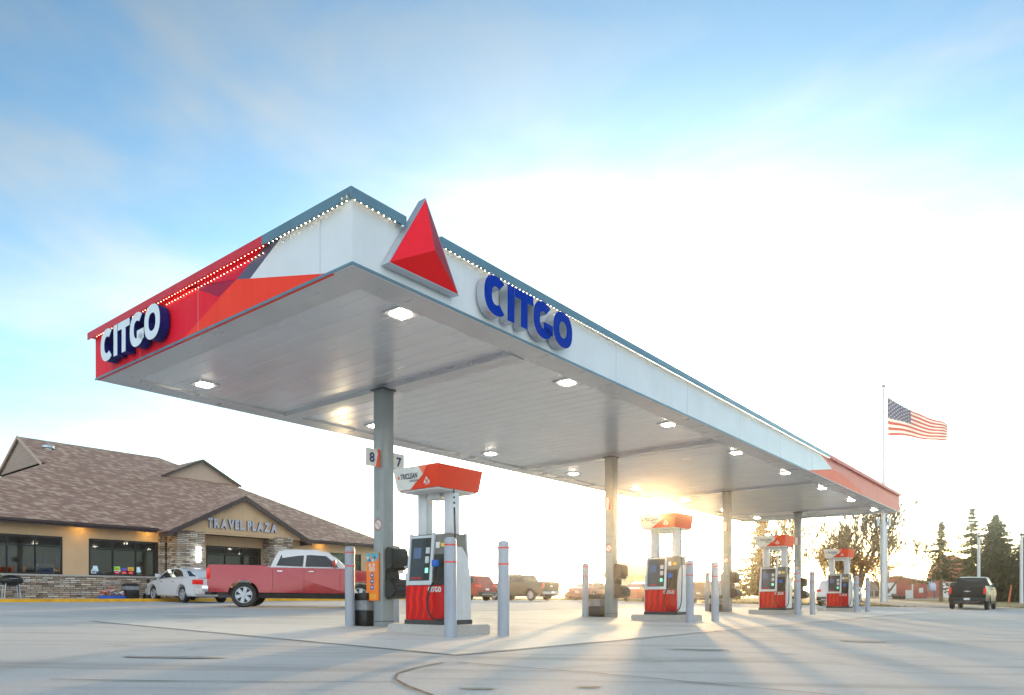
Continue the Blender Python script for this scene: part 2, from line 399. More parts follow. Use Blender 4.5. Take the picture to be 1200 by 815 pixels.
def strip(name, path, width, zoff, m, fz=h, wobble=0, group=None, n=1):
    vs = []; fs = []
    P = [Vector((p[0], p[1], 0)) for p in path]
    for i, p in enumerate(P):
        a = (P[min(i+1, len(P)-1)]-P[max(i-1, 0)]).normalized(); nn = Vector((-a.y, a.x, 0))
        w = (width[i] if isinstance(width, list) else width)/2
        for k in range(n+1):
            q = p + nn*(w*(2*k/n-1)) + nn*random.uniform(-wobble, wobble)
            vs.append((q.x, q.y, fz(q.x, q.y)+zoff))
    for i in range(len(P)-1):
        for k in range(n): a = i*(n+1)+k; fs.append((a, a+1, a+n+2, a+n+1))
    mb = MB(); mb.add(vs, fs, 0, True)
    return tag(mb.build(name, m, fixn=False), kind='structure')
def lerp_path(pts, step=.5, wob=0):
    out = []
    for a, b in zip(pts, pts[1:]):
        n = max(1, int(math.hypot(b[0]-a[0], b[1]-a[1])/step))
        for i in range(n): out.append((a[0]+(b[0]-a[0])*i/n + random.uniform(-wob, wob), a[1]+(b[1]-a[1])*i/n + random.uniform(-wob, wob)))
    out.append(pts[-1]); return out
# concrete pad below the canopy, laid in the station frame
vs = []; fs = []; us = [.4+i*1.0 for i in range(34)]; vv = [-1.3+i*.98 for i in range(11)]
for u in us:
    for v in vv: x, y = W2(u, v); vs.append((x, y, g(x, y)+.005))
for i in range(len(us)-1):
    for j in range(len(vv)-1): a = i*len(vv)+j; fs.append((a, a+len(vv), a+len(vv)+1, a+1))
mb = MB(); mb.add(vs, fs, 0, True); tag(mb.build('concrete_pad', M_conc, fixn=False), kind='structure')
def crack(pts, w=.02, wob=.02, z=.009):
    strip('pavement_crack', lerp_path(pts, .25, wob), w, z, M_crack, g, w*.25)
def gp(px, py):                                 # ground point seen at a pixel
    d = 10
    for _ in range(30): x = (px-600)/840*d; d = (.665-g(x, d))*840/(py-700)
    return ((px-600)/840*d, d)
crack([W2(.4, 8.5), W2(.4, 3), W2(.42, -1.3)], .025, .008)
crack([W2(.4, -1.3), W2(12, -1.3), W2(33, -1.3)], .02, .008)
for u in (4.6, 8.8, 13.0, 17.2, 21.4, 25.6, 29.8): crack([W2(u, -1.3), W2(u, 8.5)], .012, .003)
crack([W2(.4, 2.9), W2(33.4, 2.9)], .012, .003)
crack([gp(520, 777), gp(490, 783), gp(466, 790), gp(462, 797), gp(475, 805), gp(505, 815), gp(540, 830)], .03, .01)
crack([gp(60, 797), gp(180, 799), gp(320, 800), gp(462, 800)], .022, .012)
crack([gp(535, 777), gp(700, 790), gp(960, 814), gp(1200, 838)], .022, .015)
crack([gp(650, 784), gp(760, 777), gp(890, 772), gp(1190, 776)], .014, .012)
crack([gp(0, 757), gp(150, 755), gp(270, 750)], .02, .01)

crack([gp(960, 775), gp(1060, 790), gp(1180, 792)], .012, .03)
crack([gp(20, 735), gp(140, 730), gp(300, 722)], .02, .02)
for (a, b, w, hh) in ((820, 762, .9, .16), (1010, 752, .8, .5), (200, 771, 1.2, .22), (690, 806, .22, .10), (560, 808, .3, .09)):
    x, y = gp(a, b); nq = 18; q0 = random.random()
    P_ = [(x+w*.5*math.cos(2*PI*i/nq)*random.uniform(.75, 1.1), y+hh*.5*math.sin(2*PI*i/nq)*random.uniform(.7, 1.1)) for i in range(nq)]
    mb = MB(); mb.add([(p[0], p[1], g(*p)+.0085) for p in P_], [tuple(range(nq))], 0); tag(mb.build('pavement_patch', M_patch, fixn=False), kind='structure')

# kerb and sidewalk before the store (station frame)
def uvslab(name, u0, u1, v0, v1, z0, z1, m, nu=10):
    vs = []; fs = []
    for i in range(nu+1):
        u = u0+(u1-u0)*i/nu
        for v, z in ((v0, z0), (v0, z1), (v1, z1), (v1, z0)):
            x, y = W2(u, v); vs.append((x, y, z if z is not None else h(x, y)-.1))
    for i in range(nu):
        for k in range(4): a = i*4; fs.append((a+k, a+4+k, a+4+(k+1) % 4, a+(k+1) % 4))
    fs += [(0, 1, 2, 3), (nu*4+3, nu*4+2, nu*4+1, nu*4)]
    mb = MB(); mb.add(vs, fs, 0); return tag(mb.build(name, m), kind='structure')
WALK = .60
uvslab('kerb', -12, 26.5, 24.75, 24.93, None, WALK-.004, M_yellow)
uvslab('sidewalk', -12, 26.5, 24.93, 27.6, .2, WALK, M_curb)

# road, drive and verge to the right, farther out
strip('gravel_road', lerp_path([(10, 92), (45, 98), (75, 97), (130, 95)], 3), 13, .04, M_gravel, h, 0, n=4)
strip('driveway', lerp_path([(27.5, 46), (32, 55), (37, 68), (44, 92)], 2), [5.5]*60, .06, M_gravel, h, 0, n=3) if False else None
pp = lerp_path([(29.5, 46.5), (33, 56), (38, 70), (46, 95)], 2)
strip('driveway', pp, [7.5-2.5*i/len(pp) for i in range(len(pp))], .065, M_gravel, h, .05, n=3)

# ------------------------------------------------------------------ canopy
CL, CW = 31.95, 7.28
ZS, ZT = 4.615, 5.385
x0, y0 = W2(0, 0)
can = empty('fuel_canopy', (CX, CY, 0), ANG, 'long flat white and red canopy standing on four square columns over the fuel pumps', 'canopy')
# soffit: transverse pans with grooves
mb = MB(); u = .45; pr = []
colu = [3.66, 12.03, 20.40, 28.77]
z = ZS+.05
vs = []; fs = []
uu = []
while u < CL-.45:
    w = min(.34, CL-.45-u)
    uu += [(u, z), (u+w-.02, z), (u+w-.016, z+.007), (u+w-.006, z+.007)]
    u += w
uu.append((CL-.45, z))
for a, zz in uu: vs += [(a, .45, zz), (a, CW-.45, zz)]
for i in range(len(uu)-1): fs.append((2*i, 2*i+1, 2*i+3, 2*i+2))
mb.add(vs, fs, 0); mb.build('soffit', M_soffit, can)
mb = MB()
for (a, b, c, d) in ((.06, CL-.06, .06, .50), (.06, CL-.06, CW-.5, CW-.06), (.06, .5, .50, CW-.5), (CL-.5, CL-.06, .50, CW-.5)):
    mb.box(a, b, c, d, ZS+.004, ZS+.12)
mb.build('soffit_border', M_trim, can)
for k, cu in enumerate(colu):
    mb = MB(); mb.box(cu-.04, cu+.30, .5, CW-.5, ZS-.02, ZS+.09); mb.box(cu-.055, cu-.04, .5, CW-.5, ZS-.035, ZS+.09)
    mb.build('cross_beam', M_trim, can)
# core
mb = MB(); mb.box(.07, CL-.07, .07, CW-.07, ZS+.13, ZT-.03); mb.build('roof_deck', M_trim, can)
# fascias as thin panels, artwork as flat-coloured panels in the same face
T = .05
def face_left(polys, name):   # plane u=0, coordinates (v, z)
    mb = MB()
    for pts, mi in polys: mb.prism(pts, lambda v, z: (0, v, z), lambda v, z: (T, v, z), mi)
    return mb
def px_left(px, py):          # pixel on the plane u=0 -> (v,z)
    r = (px-600)/840; v = (CX-r*CY)/(r*D2[1]-D2[0]); d = CY+D2[1]*v
    return (v, .665+(700-py)/840*d)
def c1(x, y): return px_left(100+x/3.134, 200+y/3.134)
top = ZT; bot = ZS
vW = c1(720, 222)[0]; tip = c1(605, 397); junc = c1(555, 400); ob = c1(350, 625)[0]; rb = c1(905, 372)[0]
vS = c1(680, 250)[0]; cr1 = c1(490, 465); cr2 = c1(380, 425); vcr = c1(375, 405)[0]
polys = [
    ([(0, bot), (0, top), (vW, top), tip, (rb, bot)], 0),
    ([(rb, bot), tip, junc, (ob, bot)], 2),
    ([(vW, top), (vS+.15, top), junc, tip], 4),
    ([(vS+.15, top), (vcr+.1, top), cr2, junc], 3),
    ([junc, cr2, cr1], 5),
    ([(ob, bot), junc, cr1, cr2, (ob+1.0, bot)], 1),
    ([cr2, (vcr+.1, top), (CW, top), (CW, bot), (ob+1.0, bot)], 1)]
fl = [M_white, M_red, M_orange, M_crim, M_slate, M_mag, M_coral, mat('fascia_red_hazed_top', (.80, .30, .25), .5, 0, .04, 2, spec=.2), mat('fascia_red_hazed_end', (.82, .26, .20), .5, 0, .04, 2, spec=.2)]  # last two: far-end reds with pale haze painted into the colour
face_left(polys, 'fascia').build('fascia', fl, can, fixn=False)
# seams of the panel joints are thin recessed strips; front fascia, plane v=0, coordinates (u, z)
def front(polys, name, v0=0, v1=T):
    mb = MB()
    for pts, mi in polys: mb.prism(pts, lambda u, z: (u, v0, z), lambda u, z: (u, v1, z), mi)
    return mb
fr = []
fr.append(([(T+.001, bot), (17.7, bot), (20.6, 5.05), (19.07, top), (T+.001, top)], 0))
fr.append(([(17.7, bot), (26.0, bot), (21.9, 5.05), (20.6, 5.05)], 6))
fr.append(([(19.07, top), (20.6, 5.05), (21.9, 5.05), (24.2, top)], 7))
fr.append(([(24.2, top), (21.9, 5.05), (26.0, bot), (CL, bot), (CL, top)], 8))
fo = front(fr, 'fascia'); fo.build('fascia', fl, can, fixn=False)
mb = MB(); mb.box(T, CL, CW-T, CW, bot, top); mb.build('fascia', M_white, can)
mb = MB(); mb.box(CL-T, CL, T+.001, CW-T-.001, bot, top); mb.build('fascia', M_red, can)
# bottom drip edge and panel seams
mb = MB()
mb.box(-.012, CL+.012, -.014, -.002, bot-.012, bot+.022); mb.box(-.014, -.002, 0, CW, bot-.012, bot+.022)
mb.build('drip_edge', M_cap, can)
u = 3.05; M_seam = mat('seam', (.4, .43, .46), .5)
while u < CL: mb = MB(); mb.box(u, u+.006, -.0022, .01, bot+.03, top-.02); mb.build('panel_seam', M_seam, can); u += 3.05
for v in (.62, 3.6, 5.5): mb = MB(); mb.box(-.0022, .01, v, v+.006, bot+.03, top-.02); mb.build('panel_seam', M_seam, can)
# cap with lip
def cap_run(a0, a1, side, m):
    mb = MB()
    if side == 'f': mb.box(a0, a1, -.10, .12, top-.002, top+.075); mb.box(a0, a1, -.10, -.088, top-.05, top-.002)
    else: mb.box(-.10, .12, a0, a1, top-.002, top+.075); mb.box(-.10, -.088, a0, a1, top-.05, top-.002)
    mb.build('cap', m, can)
cap_run(-.10, .775, 'f', M_cap); cap_run(1.40, 20.0, 'f', M_cap); cap_run(20.0, CL+.1, 'f', M_capred)
cap_run(.121, 1.75, 's', M_cap); cap_run(1.75, CW+.1, 's', M_capred)
mb = MB(); mb.box(.12, CL+.1, CW-.1, CW+.1, top-.002, top+.075); mb.box(CL-.1, CL+.1, .12, CW-.1, top-.002, top+.073); mb.build('cap', M_cap, can)
# bulb strings under the lip: the hundred nearest as parts, the rest as one
zb = top-.03
allb = [(0, (.0+i*.09, -.045, zb)) for i in range(8)] + [(0, (1.45+i*.09, -.045, zb)) for i in range(208)] + [(0, (-.045, .05+i*.09, zb)) for i in range(19)]
allb += [(1, (-.045, 1.80+i*.09, zb)) for i in range(60)]
allb += [(1, (-.012, 1.86+i*.09, zb-.065)) for i in range(31)]
def bdist(p): x, y = W2(p[1][0], p[1][1]); return math.hypot(x, y)
allb.sort(key=bdist)
def bulb_mesh(m, r):
    mb = MB(); bm = bmesh.new(); bmesh.ops.create_icosphere(bm, subdivisions=1, radius=r); mb.bm(bm, 0, True)
    return mb.build('bulb', m, can, fixn=False)
proto = [bulb_mesh(M_bulb, .0068), bulb_mesh(M_bulbred, .006)]; usedp = [False, False]
for k, p in allb[:100]:
    o = proto[k] if not usedp[k] else proto[k].copy()
    if usedp[k]: COL.objects.link(o); o.parent = can
    usedp[k] = True; o.location = p
for k in (0, 1):
    mb = MB()
    for kk, p in allb[100:]:
        if kk != k: continue
        bm = bmesh.new(); bmesh.ops.create_icosphere(bm, subdivisions=1, radius=.006)
        for v in bm.verts: v.co += Vector(p)
        mb.bm(bm, 0, True)
    if mb.v: tag(mb.build('light_string', (M_bulb, M_bulbred)[k], can, fixn=False), kind='stuff')
# columns
for cu in colu:
    x, y = W2(cu, 3.63); zg = g(x, y)
    mb = MB(); mb.bbox(cu-.135, cu+.135, 3.495, 3.765, zg-.05, ZS+.0, .012)
    c = mb.build('column', M_col, can)
    mb = MB(); mb.box(cu-.20, cu+.15, 3.44, 3.80, ZS-.045, ZS-.025); mb.build('collar', M_dkcol, c)
    mb = MB(); mb.box(cu-.142, cu+.142, 3.488, 3.772, zg+.10, zg+.115); mb.build('base_band', M_dkcol, c)
# ceiling lights
for row, v in ((0, .73), (1, 6.1)):
    for i in range(8):
        u = 1.44 + i*4.13
        mb = MB(); mb.box(u-.19, u+.19, v-.19, v+.19, ZS+.022, ZS+.053)
        f = mb.build('ceiling_light', M_trim, can)
        mb = MB(); mb.bbox(u-.115, u+.115, v-.115, v+.115, ZS+.003, ZS+.03, .012); mb.build('lens', M_lamp, f)
# letters
def ring(w, hh, t, a0=0, a1=2*PI, n=28, p=2.3):
    out = []; inn = []
    for i in range(n+1):
        q = a0+(a1-a0)*i/n; c, s_ = math.cos(q), math.sin(q)
        f = lambda rx, ry: (math.copysign(abs(c)**(2/p), c)*rx, math.copysign(abs(s_)**(2/p), s_)*ry)
        out.append(f(w/2, hh/2)); inn.append(f(w/2-t, hh/2-t*.92))
    return out, inn
def letter(mb, ch, w, H, t, fm, dep, mi=0, ms=1):
    """fm(x, z, depth)"""
    def quadprism(p): mb.prism(p, lambda x, z: fm(x, z, 0), lambda x, z: fm(x, z, dep), mi, ms)
    def band(o, i):
        for k in range(len(o)-1):
            a, b, c, d = o[k], o[k+1], i[k+1], i[k]
            A = [fm(*q, 0) for q in (a, b, c, d)]; B = [fm(*q, dep) for q in (a, b, c, d)]
            mb.add(A, [(0, 1, 2, 3)], mi); mb.add(B, [(3, 2, 1, 0)], ms)
            mb.add([A[0], A[1], B[1], B[0]], [(0, 1, 2, 3)], ms, True); mb.add([A[2], A[3], B[3], B[2]], [(0, 1, 2, 3)], ms, True)
        for k in (0, -1):
            mb.add([fm(*o[k], 0), fm(*i[k], 0), fm(*i[k], dep), fm(*o[k], dep)], [(0, 1, 2, 3)], ms)
    if ch == 'O': band(*ring(w, H, t))
    if ch == 'C': band(*ring(w*1.05, H, t, math.radians(48), math.radians(312)))
    if ch == 'G':
        band(*ring(w*1.05, H, t, math.radians(48), math.radians(335)))
        quadprism([(0.0, -.04*H), (w*.5, -.04*H), (w*.5, -.04*H-t*.85), (0.0, -.04*H-t*.85)])
        quadprism([(w*.5-t, -.05*H-t*.8), (w*.5, -.05*H-t*.8), (w*.5, -.34*H), (w*.5-t, -.34*H)])
    if ch == 'I': quadprism([(-t/2, -H/2), (t/2, -H/2), (t/2, H/2), (-t/2, H/2)])
    if ch == 'T':
        quadprism([(-t/2, -H/2), (t/2, -H/2), (t/2, H/2-t*.85), (w/2, H/2-t*.85), (w/2, H/2), (-w/2, H/2), (-w/2, H/2-t*.85), (-t/2, H/2-t*.85)])
WORD = [('C', .50), ('I', .15), ('T', .46), ('G', .50), ('O', .54)]
def word_positions(total, gap):
    gap *= .45
    s = sum(w for _, w in WORD); k = (total-gap*4)/s; x = 0; out = []
    for c, w in WORD: out.append((c, x+w*k/2, w*k)); x += w*k+gap
    return out
for c, xc, w in word_positions(2.2, .035):
    mb = MB(); letter(mb, c, w, .57 if c in 'CGO' else .54, .165, lambda x, z, d: (2.19+xc+x, -.18+d, 4.985+z), .14)
    mb.box(2.19+xc-.03, 2.19+xc+.03, -.04, 0, 4.8, 4.84, 1)
    mb.build('sign_letter', [M_blue, M_silver], can, fixn=False)
for c, xc, w in word_positions(2.16, .035):
    mb = MB(); letter(mb, c, w, .55 if c in 'CGO' else .52, .145, lambda x, z, d: (-.18+d, 6.59-xc-x, 5.0+z), .15)
    mb.build('sign_letter', [M_face, M_navy], can, fixn=False)
# triangle emblem
A = Vector((.45, -.15, 4.755)); B = Vector((1.67, -.15, 4.765)); Cc = Vector((1.06, -.15, 5.78)); P = Vector((1.08, -.30, 5.09))
mb = MB()
cen = (A+B+Cc)/3
def out(p, k): return cen+(p-cen)*k
mb.add([A, B, P], [(0, 1, 2)], 1); mb.add([B, Cc, P], [(0, 1, 2)], 2); mb.add([Cc, A, P], [(0, 1, 2)], 0)
o = [out(p, 1.035) for p in (A, B, Cc)]; ob_ = [Vector((p.x, -.02, p.z)) for p in o]
mb.add([Vector((p.x, -.148, p.z)) for p in o]+ob_, [(0, 1, 2), (0, 3, 4, 1), (1, 4, 5, 2), (2, 5, 3, 0), (5, 4, 3)], 3)
mb.build('emblem', [M_tri1, M_tri2, M_tri3, M_silver], can)

# ------------------------------------------------------------------ column equipment
def at_uv(name, u, v, label, cat, group=None, rz=ANG):
    x, y = W2(u, v); return empty(name, (x, y, g(x, y)), rz, label, cat, group)
# pump number plates
M_plw = mat('plate_white', (.68, .68, .64), .4); M_plr = mat('plate_red', (.75, .12, .05), .4); M_ink = mat('ink_navy', (.03, .05, .14), .5)
def plate(cu, side, digit, label):
    x, y = W2(cu, 3.63); r = empty('number_sign', (x, y, g(x, y)), ANG, label, 'sign', 'number plates fixed to the canopy columns')
    s = -1 if side == 'l' else 1
    a0, a1 = (.136, .47); z0, z1 = 3.00, 3.33
    mb = MB()
    xa, xb = (s*a0, s*a1)
    f = lambda d: (lambda x, z: (x, -.06+d, z))
    if s < 0: w = [(-.47, z0), (-.25, z0), (-.19, z1-.08), (-.22, z1), (-.47, z1)]; rd = [(-.25, z0), (-.136, z0), (-.136, z1), (-.22, z1), (-.19, z1-.08)]
    else: w = [(.21, z0), (.47, z0), (.47, z1), (.136, z1), (.136, z1-.08)]; rd = [(.136, z0), (.21, z0), (.136, z1-.08)]
    mb.prism(w, f(0), f(.02), 0); mb.prism(rd, f(0), f(.02), 1)
    mb.build('panel', [M_plw, M_plr], r)
    if digit:
        mb = MB(); add_text(mb, digit, .24, lambda x, y, d: (s*.335+x, -.064+d, 3.165+y), .004, .008); mb.build('digit', M_ink, r, fixn=False)
plate(colu[0], 'l', '8', 'white and red pump number plate reading 8 on the nearest column')
plate(colu[0], 'r', '7', 'white and red pump number plate reading 7 on the nearest column')
for k, nm in ((1, 'second'), (2, 'third'), (3, 'farthest')):
    plate(colu[k], 'l', None, 'small plate on the left side of the %s canopy column' % nm)
# no smoking notice + text strip stuck on columns
M_nr = mat('notice_red', (.55, .12, .10), .5); M_nw = mat('notice_white', (.62, .64, .64), .5); M_ng = mat('notice_grey', (.36, .40, .42), .5)
for k, cu in enumerate(colu):
    x, y = W2(cu, 3.63)
    r = empty('warning_notice', (x, y, g(x, y)), ANG, 'round crossed-out warning notice with pale text on the %s column' % ['nearest', 'second', 'third', 'farthest'][k], 'notice', 'warning notices stuck on the columns')
    mb = MB(); cy = .0; cz = 1.93
    ringo = [(math.cos(2*PI*i/24)*.085, math.sin(2*PI*i/24)*.085) for i in range(24)]
    mb.prism(ringo, lambda a, b: (-.1385, a, cz+b), lambda a, b: (-.1352, a, cz+b), 1)
    o = [(math.cos(2*PI*i/24), math.sin(2*PI*i/24)) for i in range(25)]
    for i in range(24):
        a, b = o[i], o[i+1]
        mb.add([(-.1395, a[0]*.105, cz+a[1]*.105), (-.1395, b[0]*.105, cz+b[1]*.105), (-.1395, b[0]*.088, cz+b[1]*.088), (-.1395, a[0]*.088, cz+a[1]*.088)], [(0, 1, 2, 3)], 0)
    mb.add([(-.1395, .06, cz+.07), (-.1395, .07, cz+.06), (-.1395, -.06, cz-.07), (-.1395, -.07, cz-.06)], [(0, 1, 2, 3)], 0)
    for i in range(4): mb.box(-.1385, -.1352, -.075+.01*(i % 2), .075, 2.08+i*.035, 2.10+i*.035, 2)
    for i in range(11): mb.box(-.1385, -.1352, -.08+.01*(i % 3), .08, 1.40+i*.037, 1.422+i*.037, 2)
    mb.build('sticker', [M_nr, M_nw, M_ng], r, fixn=False)
# orange poster on nearest column
M_por = mat('poster_orange', (.90, .22, .02), .5, 0, .05); M_psky = mat('poster_cyan', (.10, .42, .50), .5, 0, .3, 30); M_pbl = mat('poster_blue', (.03, .12, .35), .5)
M_ppal = mat('poster_pale', (.70, .62, .60), .5); M_pyel = mat('poster_yellow', (.85, .55, .05), .5)
x, y = W2(colu[0], 3.63)
r = empty('poster', (x, y, g(x, y)), ANG, 'tall narrow orange poster with blue icons on the nearest column', 'poster')
mb = MB(); mb.box(-.175, -.150, -.05, .29, .50, 1.40); mb.build('board', M_por, r)
mb = MB()
mb.box(-.1785, -.1755, -.05, .29, 1.24, 1.395, 0)
for i in range(6):
    a = -.02+.05*i; mb.cyl((-.182, a+.02, 1.26+.05*(i % 2)), (-.179, a+.02, 1.26+.05*(i % 2)), .03, n=10, mi=[3, 1, 2][i % 3])
for a in (.08, .19): mb.box(-.1785, -.1755, a-.03, a+.03, 1.14, 1.20, 2)
for i in range(3):
    zc = .98-.115*i
    mb.cyl((-.1785, .12, zc), (-.1755, .12, zc), .052, n=16, mi=1); mb.box(-.1785, -.1755, .05, .20, zc-.075, zc-.058, 3)
    mb.box(-.181, -.1787, .09, .14, zc-.015, zc+.015, 2)
for i in range(3): mb.box(-.1785, -.1755, .03+.01*i, .22-.01*i, 1.06+i*.026, 1.078+i*.026, 2)
for i in range(4): mb.box(-.1785, -.1755, .02, .22, .54+i*.025, .552+i*.025, 4)
mb.build('print', [M_psky, M_pbl, M_ppal, M_por, M_pyel], r, fixn=False)
mb = MB(); mb.box(-.150, -.136, -.02, .06, .6, .64); mb.box(-.150, -.136, -.02, .06, 1.25, 1.29); mb.build('bracket', M_dark, r)

def service_unit(cu, label):
    x, y = W2(cu, 3.63)
    r = empty('windshield_service_unit', (x, y, g(x, y)), ANG, label, 'service unit', 'black towel and squeegee units on the columns')
    # towel dispenser, on the side that faces -v
    def hull(pts, x0, x1):
        bm = bmesh.new()
        a = [bm.verts.new((x0, -.135+p[0], p[1])) for p in pts]; b = [bm.verts.new((x1, -.135+p[0], p[1])) for p in pts]
        bm.faces.new(a); bm.faces.new(b[::-1])
        for i in range(len(pts)): bm.faces.new((a[i], b[i], b[(i+1) % len(pts)], a[(i+1) % len(pts)]))
        bmesh.ops.recalc_face_normals(bm, faces=bm.faces)
        bmesh.ops.bevel(bm, geom=bm.edges[:], offset=.03, segments=3, affect='EDGES'); return bm
    X0, X1 = -.10, .32
    mb = MB(); mb.bm(hull([(0, 1.06), (-.20, 1.08), (-.24, 1.16), (-.22, 1.46), (-.12, 1.50), (0, 1.50)], X0, X1), 0, True); mb.build('towel_box', M_black, r)
    mb = MB(); mb.add([(.06, -.34, 1.06), (.20, -.34, 1.07), (.19, -.335, .985), (.13, -.33, 1.01), (.08, -.335, .98)], [(0, 1, 2, 3, 4)]); mb.add([(.06, -.25, 1.07), (.20, -.25, 1.07), (.20, -.34, 1.065), (.06, -.34, 1.065)], [(0, 1, 2, 3)]); mb.build('paper_towel', M_ppal, r, fixn=False)
    mb = MB(); mb.box(X0+.02, X1-.08, -.19, -.137, .85, 1.08); mb.build('back_panel', M_black, r)
    mb = MB(); mb.bm(hull([(0, .52), (-.22, .55), (-.31, .66), (-.28, .80), (-.16, .90), (0, .92)], X0, X1+.03), 0, True); b = mb.build('washer_bucket', M_black, r)
    mb = MB(); mb.cyl((.28, -.30, .82), (.52, -.36, 1.0), .009, n=8); mb.cyl((.50, -.355, .985), (.555, -.37, 1.025), .014, n=8); mb.build('squeegee', M_dark, r)
    mb = MB(); mb.box(X1-.14, X1-.08, -.382, -.372, 1.12, 1.15); mb.build('logo_mark', M_dsilver, r)
    return r
nm = ['nearest column beside the orange poster', 'second column in the glare', 'third column from the left', 'farthest column behind two bollards']
for k, cu in enumerate(colu): service_unit(cu, 'black towel and squeegee unit on the '+nm[k])

# bins
def bin_(u, v, label):
    r = at_uv('trash_bin', u, v, label, 'trash bin', 'bins beside the canopy columns')
    mb = MB(); mb.bbox(-.19, .19, -.19, .19, .0, .30, .015); mb.build('body', M_black, r)
    mb = MB(); mb.bbox(-.185, .185, -.185, .185, .30, .50, .02); mb.build('bag', M_bag, r)
    mb = MB(); mb.bbox(-.20, .20, -.20, .20, .50, .64, .02); mb.build('lid', M_black, r)
    mb = MB(); mb.box(-.12, .12, -.203, -.2, .54, .60); mb.build('flap', M_dark, r)
for k, (cu, s) in enumerate(zip(colu, ('nearest canopy column', 'second canopy column', 'third canopy column', 'farthest canopy column'))):
    bin_(cu-.05, 4.04, 'black square trash bin with grey bag band behind the '+s)

# ------------------------------------------------------------------ bollards
def bollard():
    r = empty('bollard', (0, 0, 0), 0)
    mb = MB(); R = .094
    mb.lathe([(R, -.1), (R, 1.44), (R*.97, 1.48), (R*.85, 1.51), (R*.5, 1.522), (.001, 1.525)], 24); mb.build('sleeve', M_bol, r)
    for z in (1.395, 1.135):
        mb = MB(); mb.lathe([(R+.0005, z), (R+.003, z+.002), (R+.003, z+.022), (R+.0005, z+.024)], 24); mb.build('reflector_band', M_band, r)
    return r
B0 = bollard()
bl = [(528, 10.85, 'tall grey bollard with red bands directly before the nearest fuel pump', 1),
      (590, 11.43, 'tall grey bollard standing alone to the right of the nearest fuel pump', 1),
      (808.5, 17.4, 'grey bollard touching the right side of the second fuel pump', 1),
      (838, 18.26, 'grey bollard free on the pavement right of the second pump', 1),
      (934.6, 23.9, 'grey bollard in front of the farthest column, at the third pump', 1),
      (952.1, 25.1, 'grey bollard free on the pavement right of the third pump', 1),
      (1003.5, 30.06, 'grey bollard just right of the fourth pump', 1),
      (1016.6, 31.5, 'rightmost grey bollard, beside the flagpole in view', 1),
      (410.3, 13.7, 'grey bollard left of the nearest column and its bin', 1),
      (686, 20.3, 'grey bollard left of the second column and its bin', 1),
      (829, 27.6, 'grey bollard left of the third column', 1),
      (463, 15.4, 'grey bollard half hidden right behind the nearest column', 1),
      (847, 29.0, 'grey bollard half hidden behind the bin of the third column', 1),
      (926, 34.5, 'grey bollard half hidden left of the farthest column', 1),
      (477, 37.5, 'small far bollard at the corner of the store', 1)]
for i, (px, d, lb, _) in enumerate(bl):
    b = B0 if i == 0 else copy_tree(B0)
    x = (px-600)/840*d; b.location = (x, d, g(x, d))
    b.rotation_euler = (random.uniform(-.006, .006), random.uniform(-.006, .006), random.uniform(0, 6))
    b['label'] = lb; b['category'] = 'bollard'; b['group'] = 'grey bollards around the pumps'

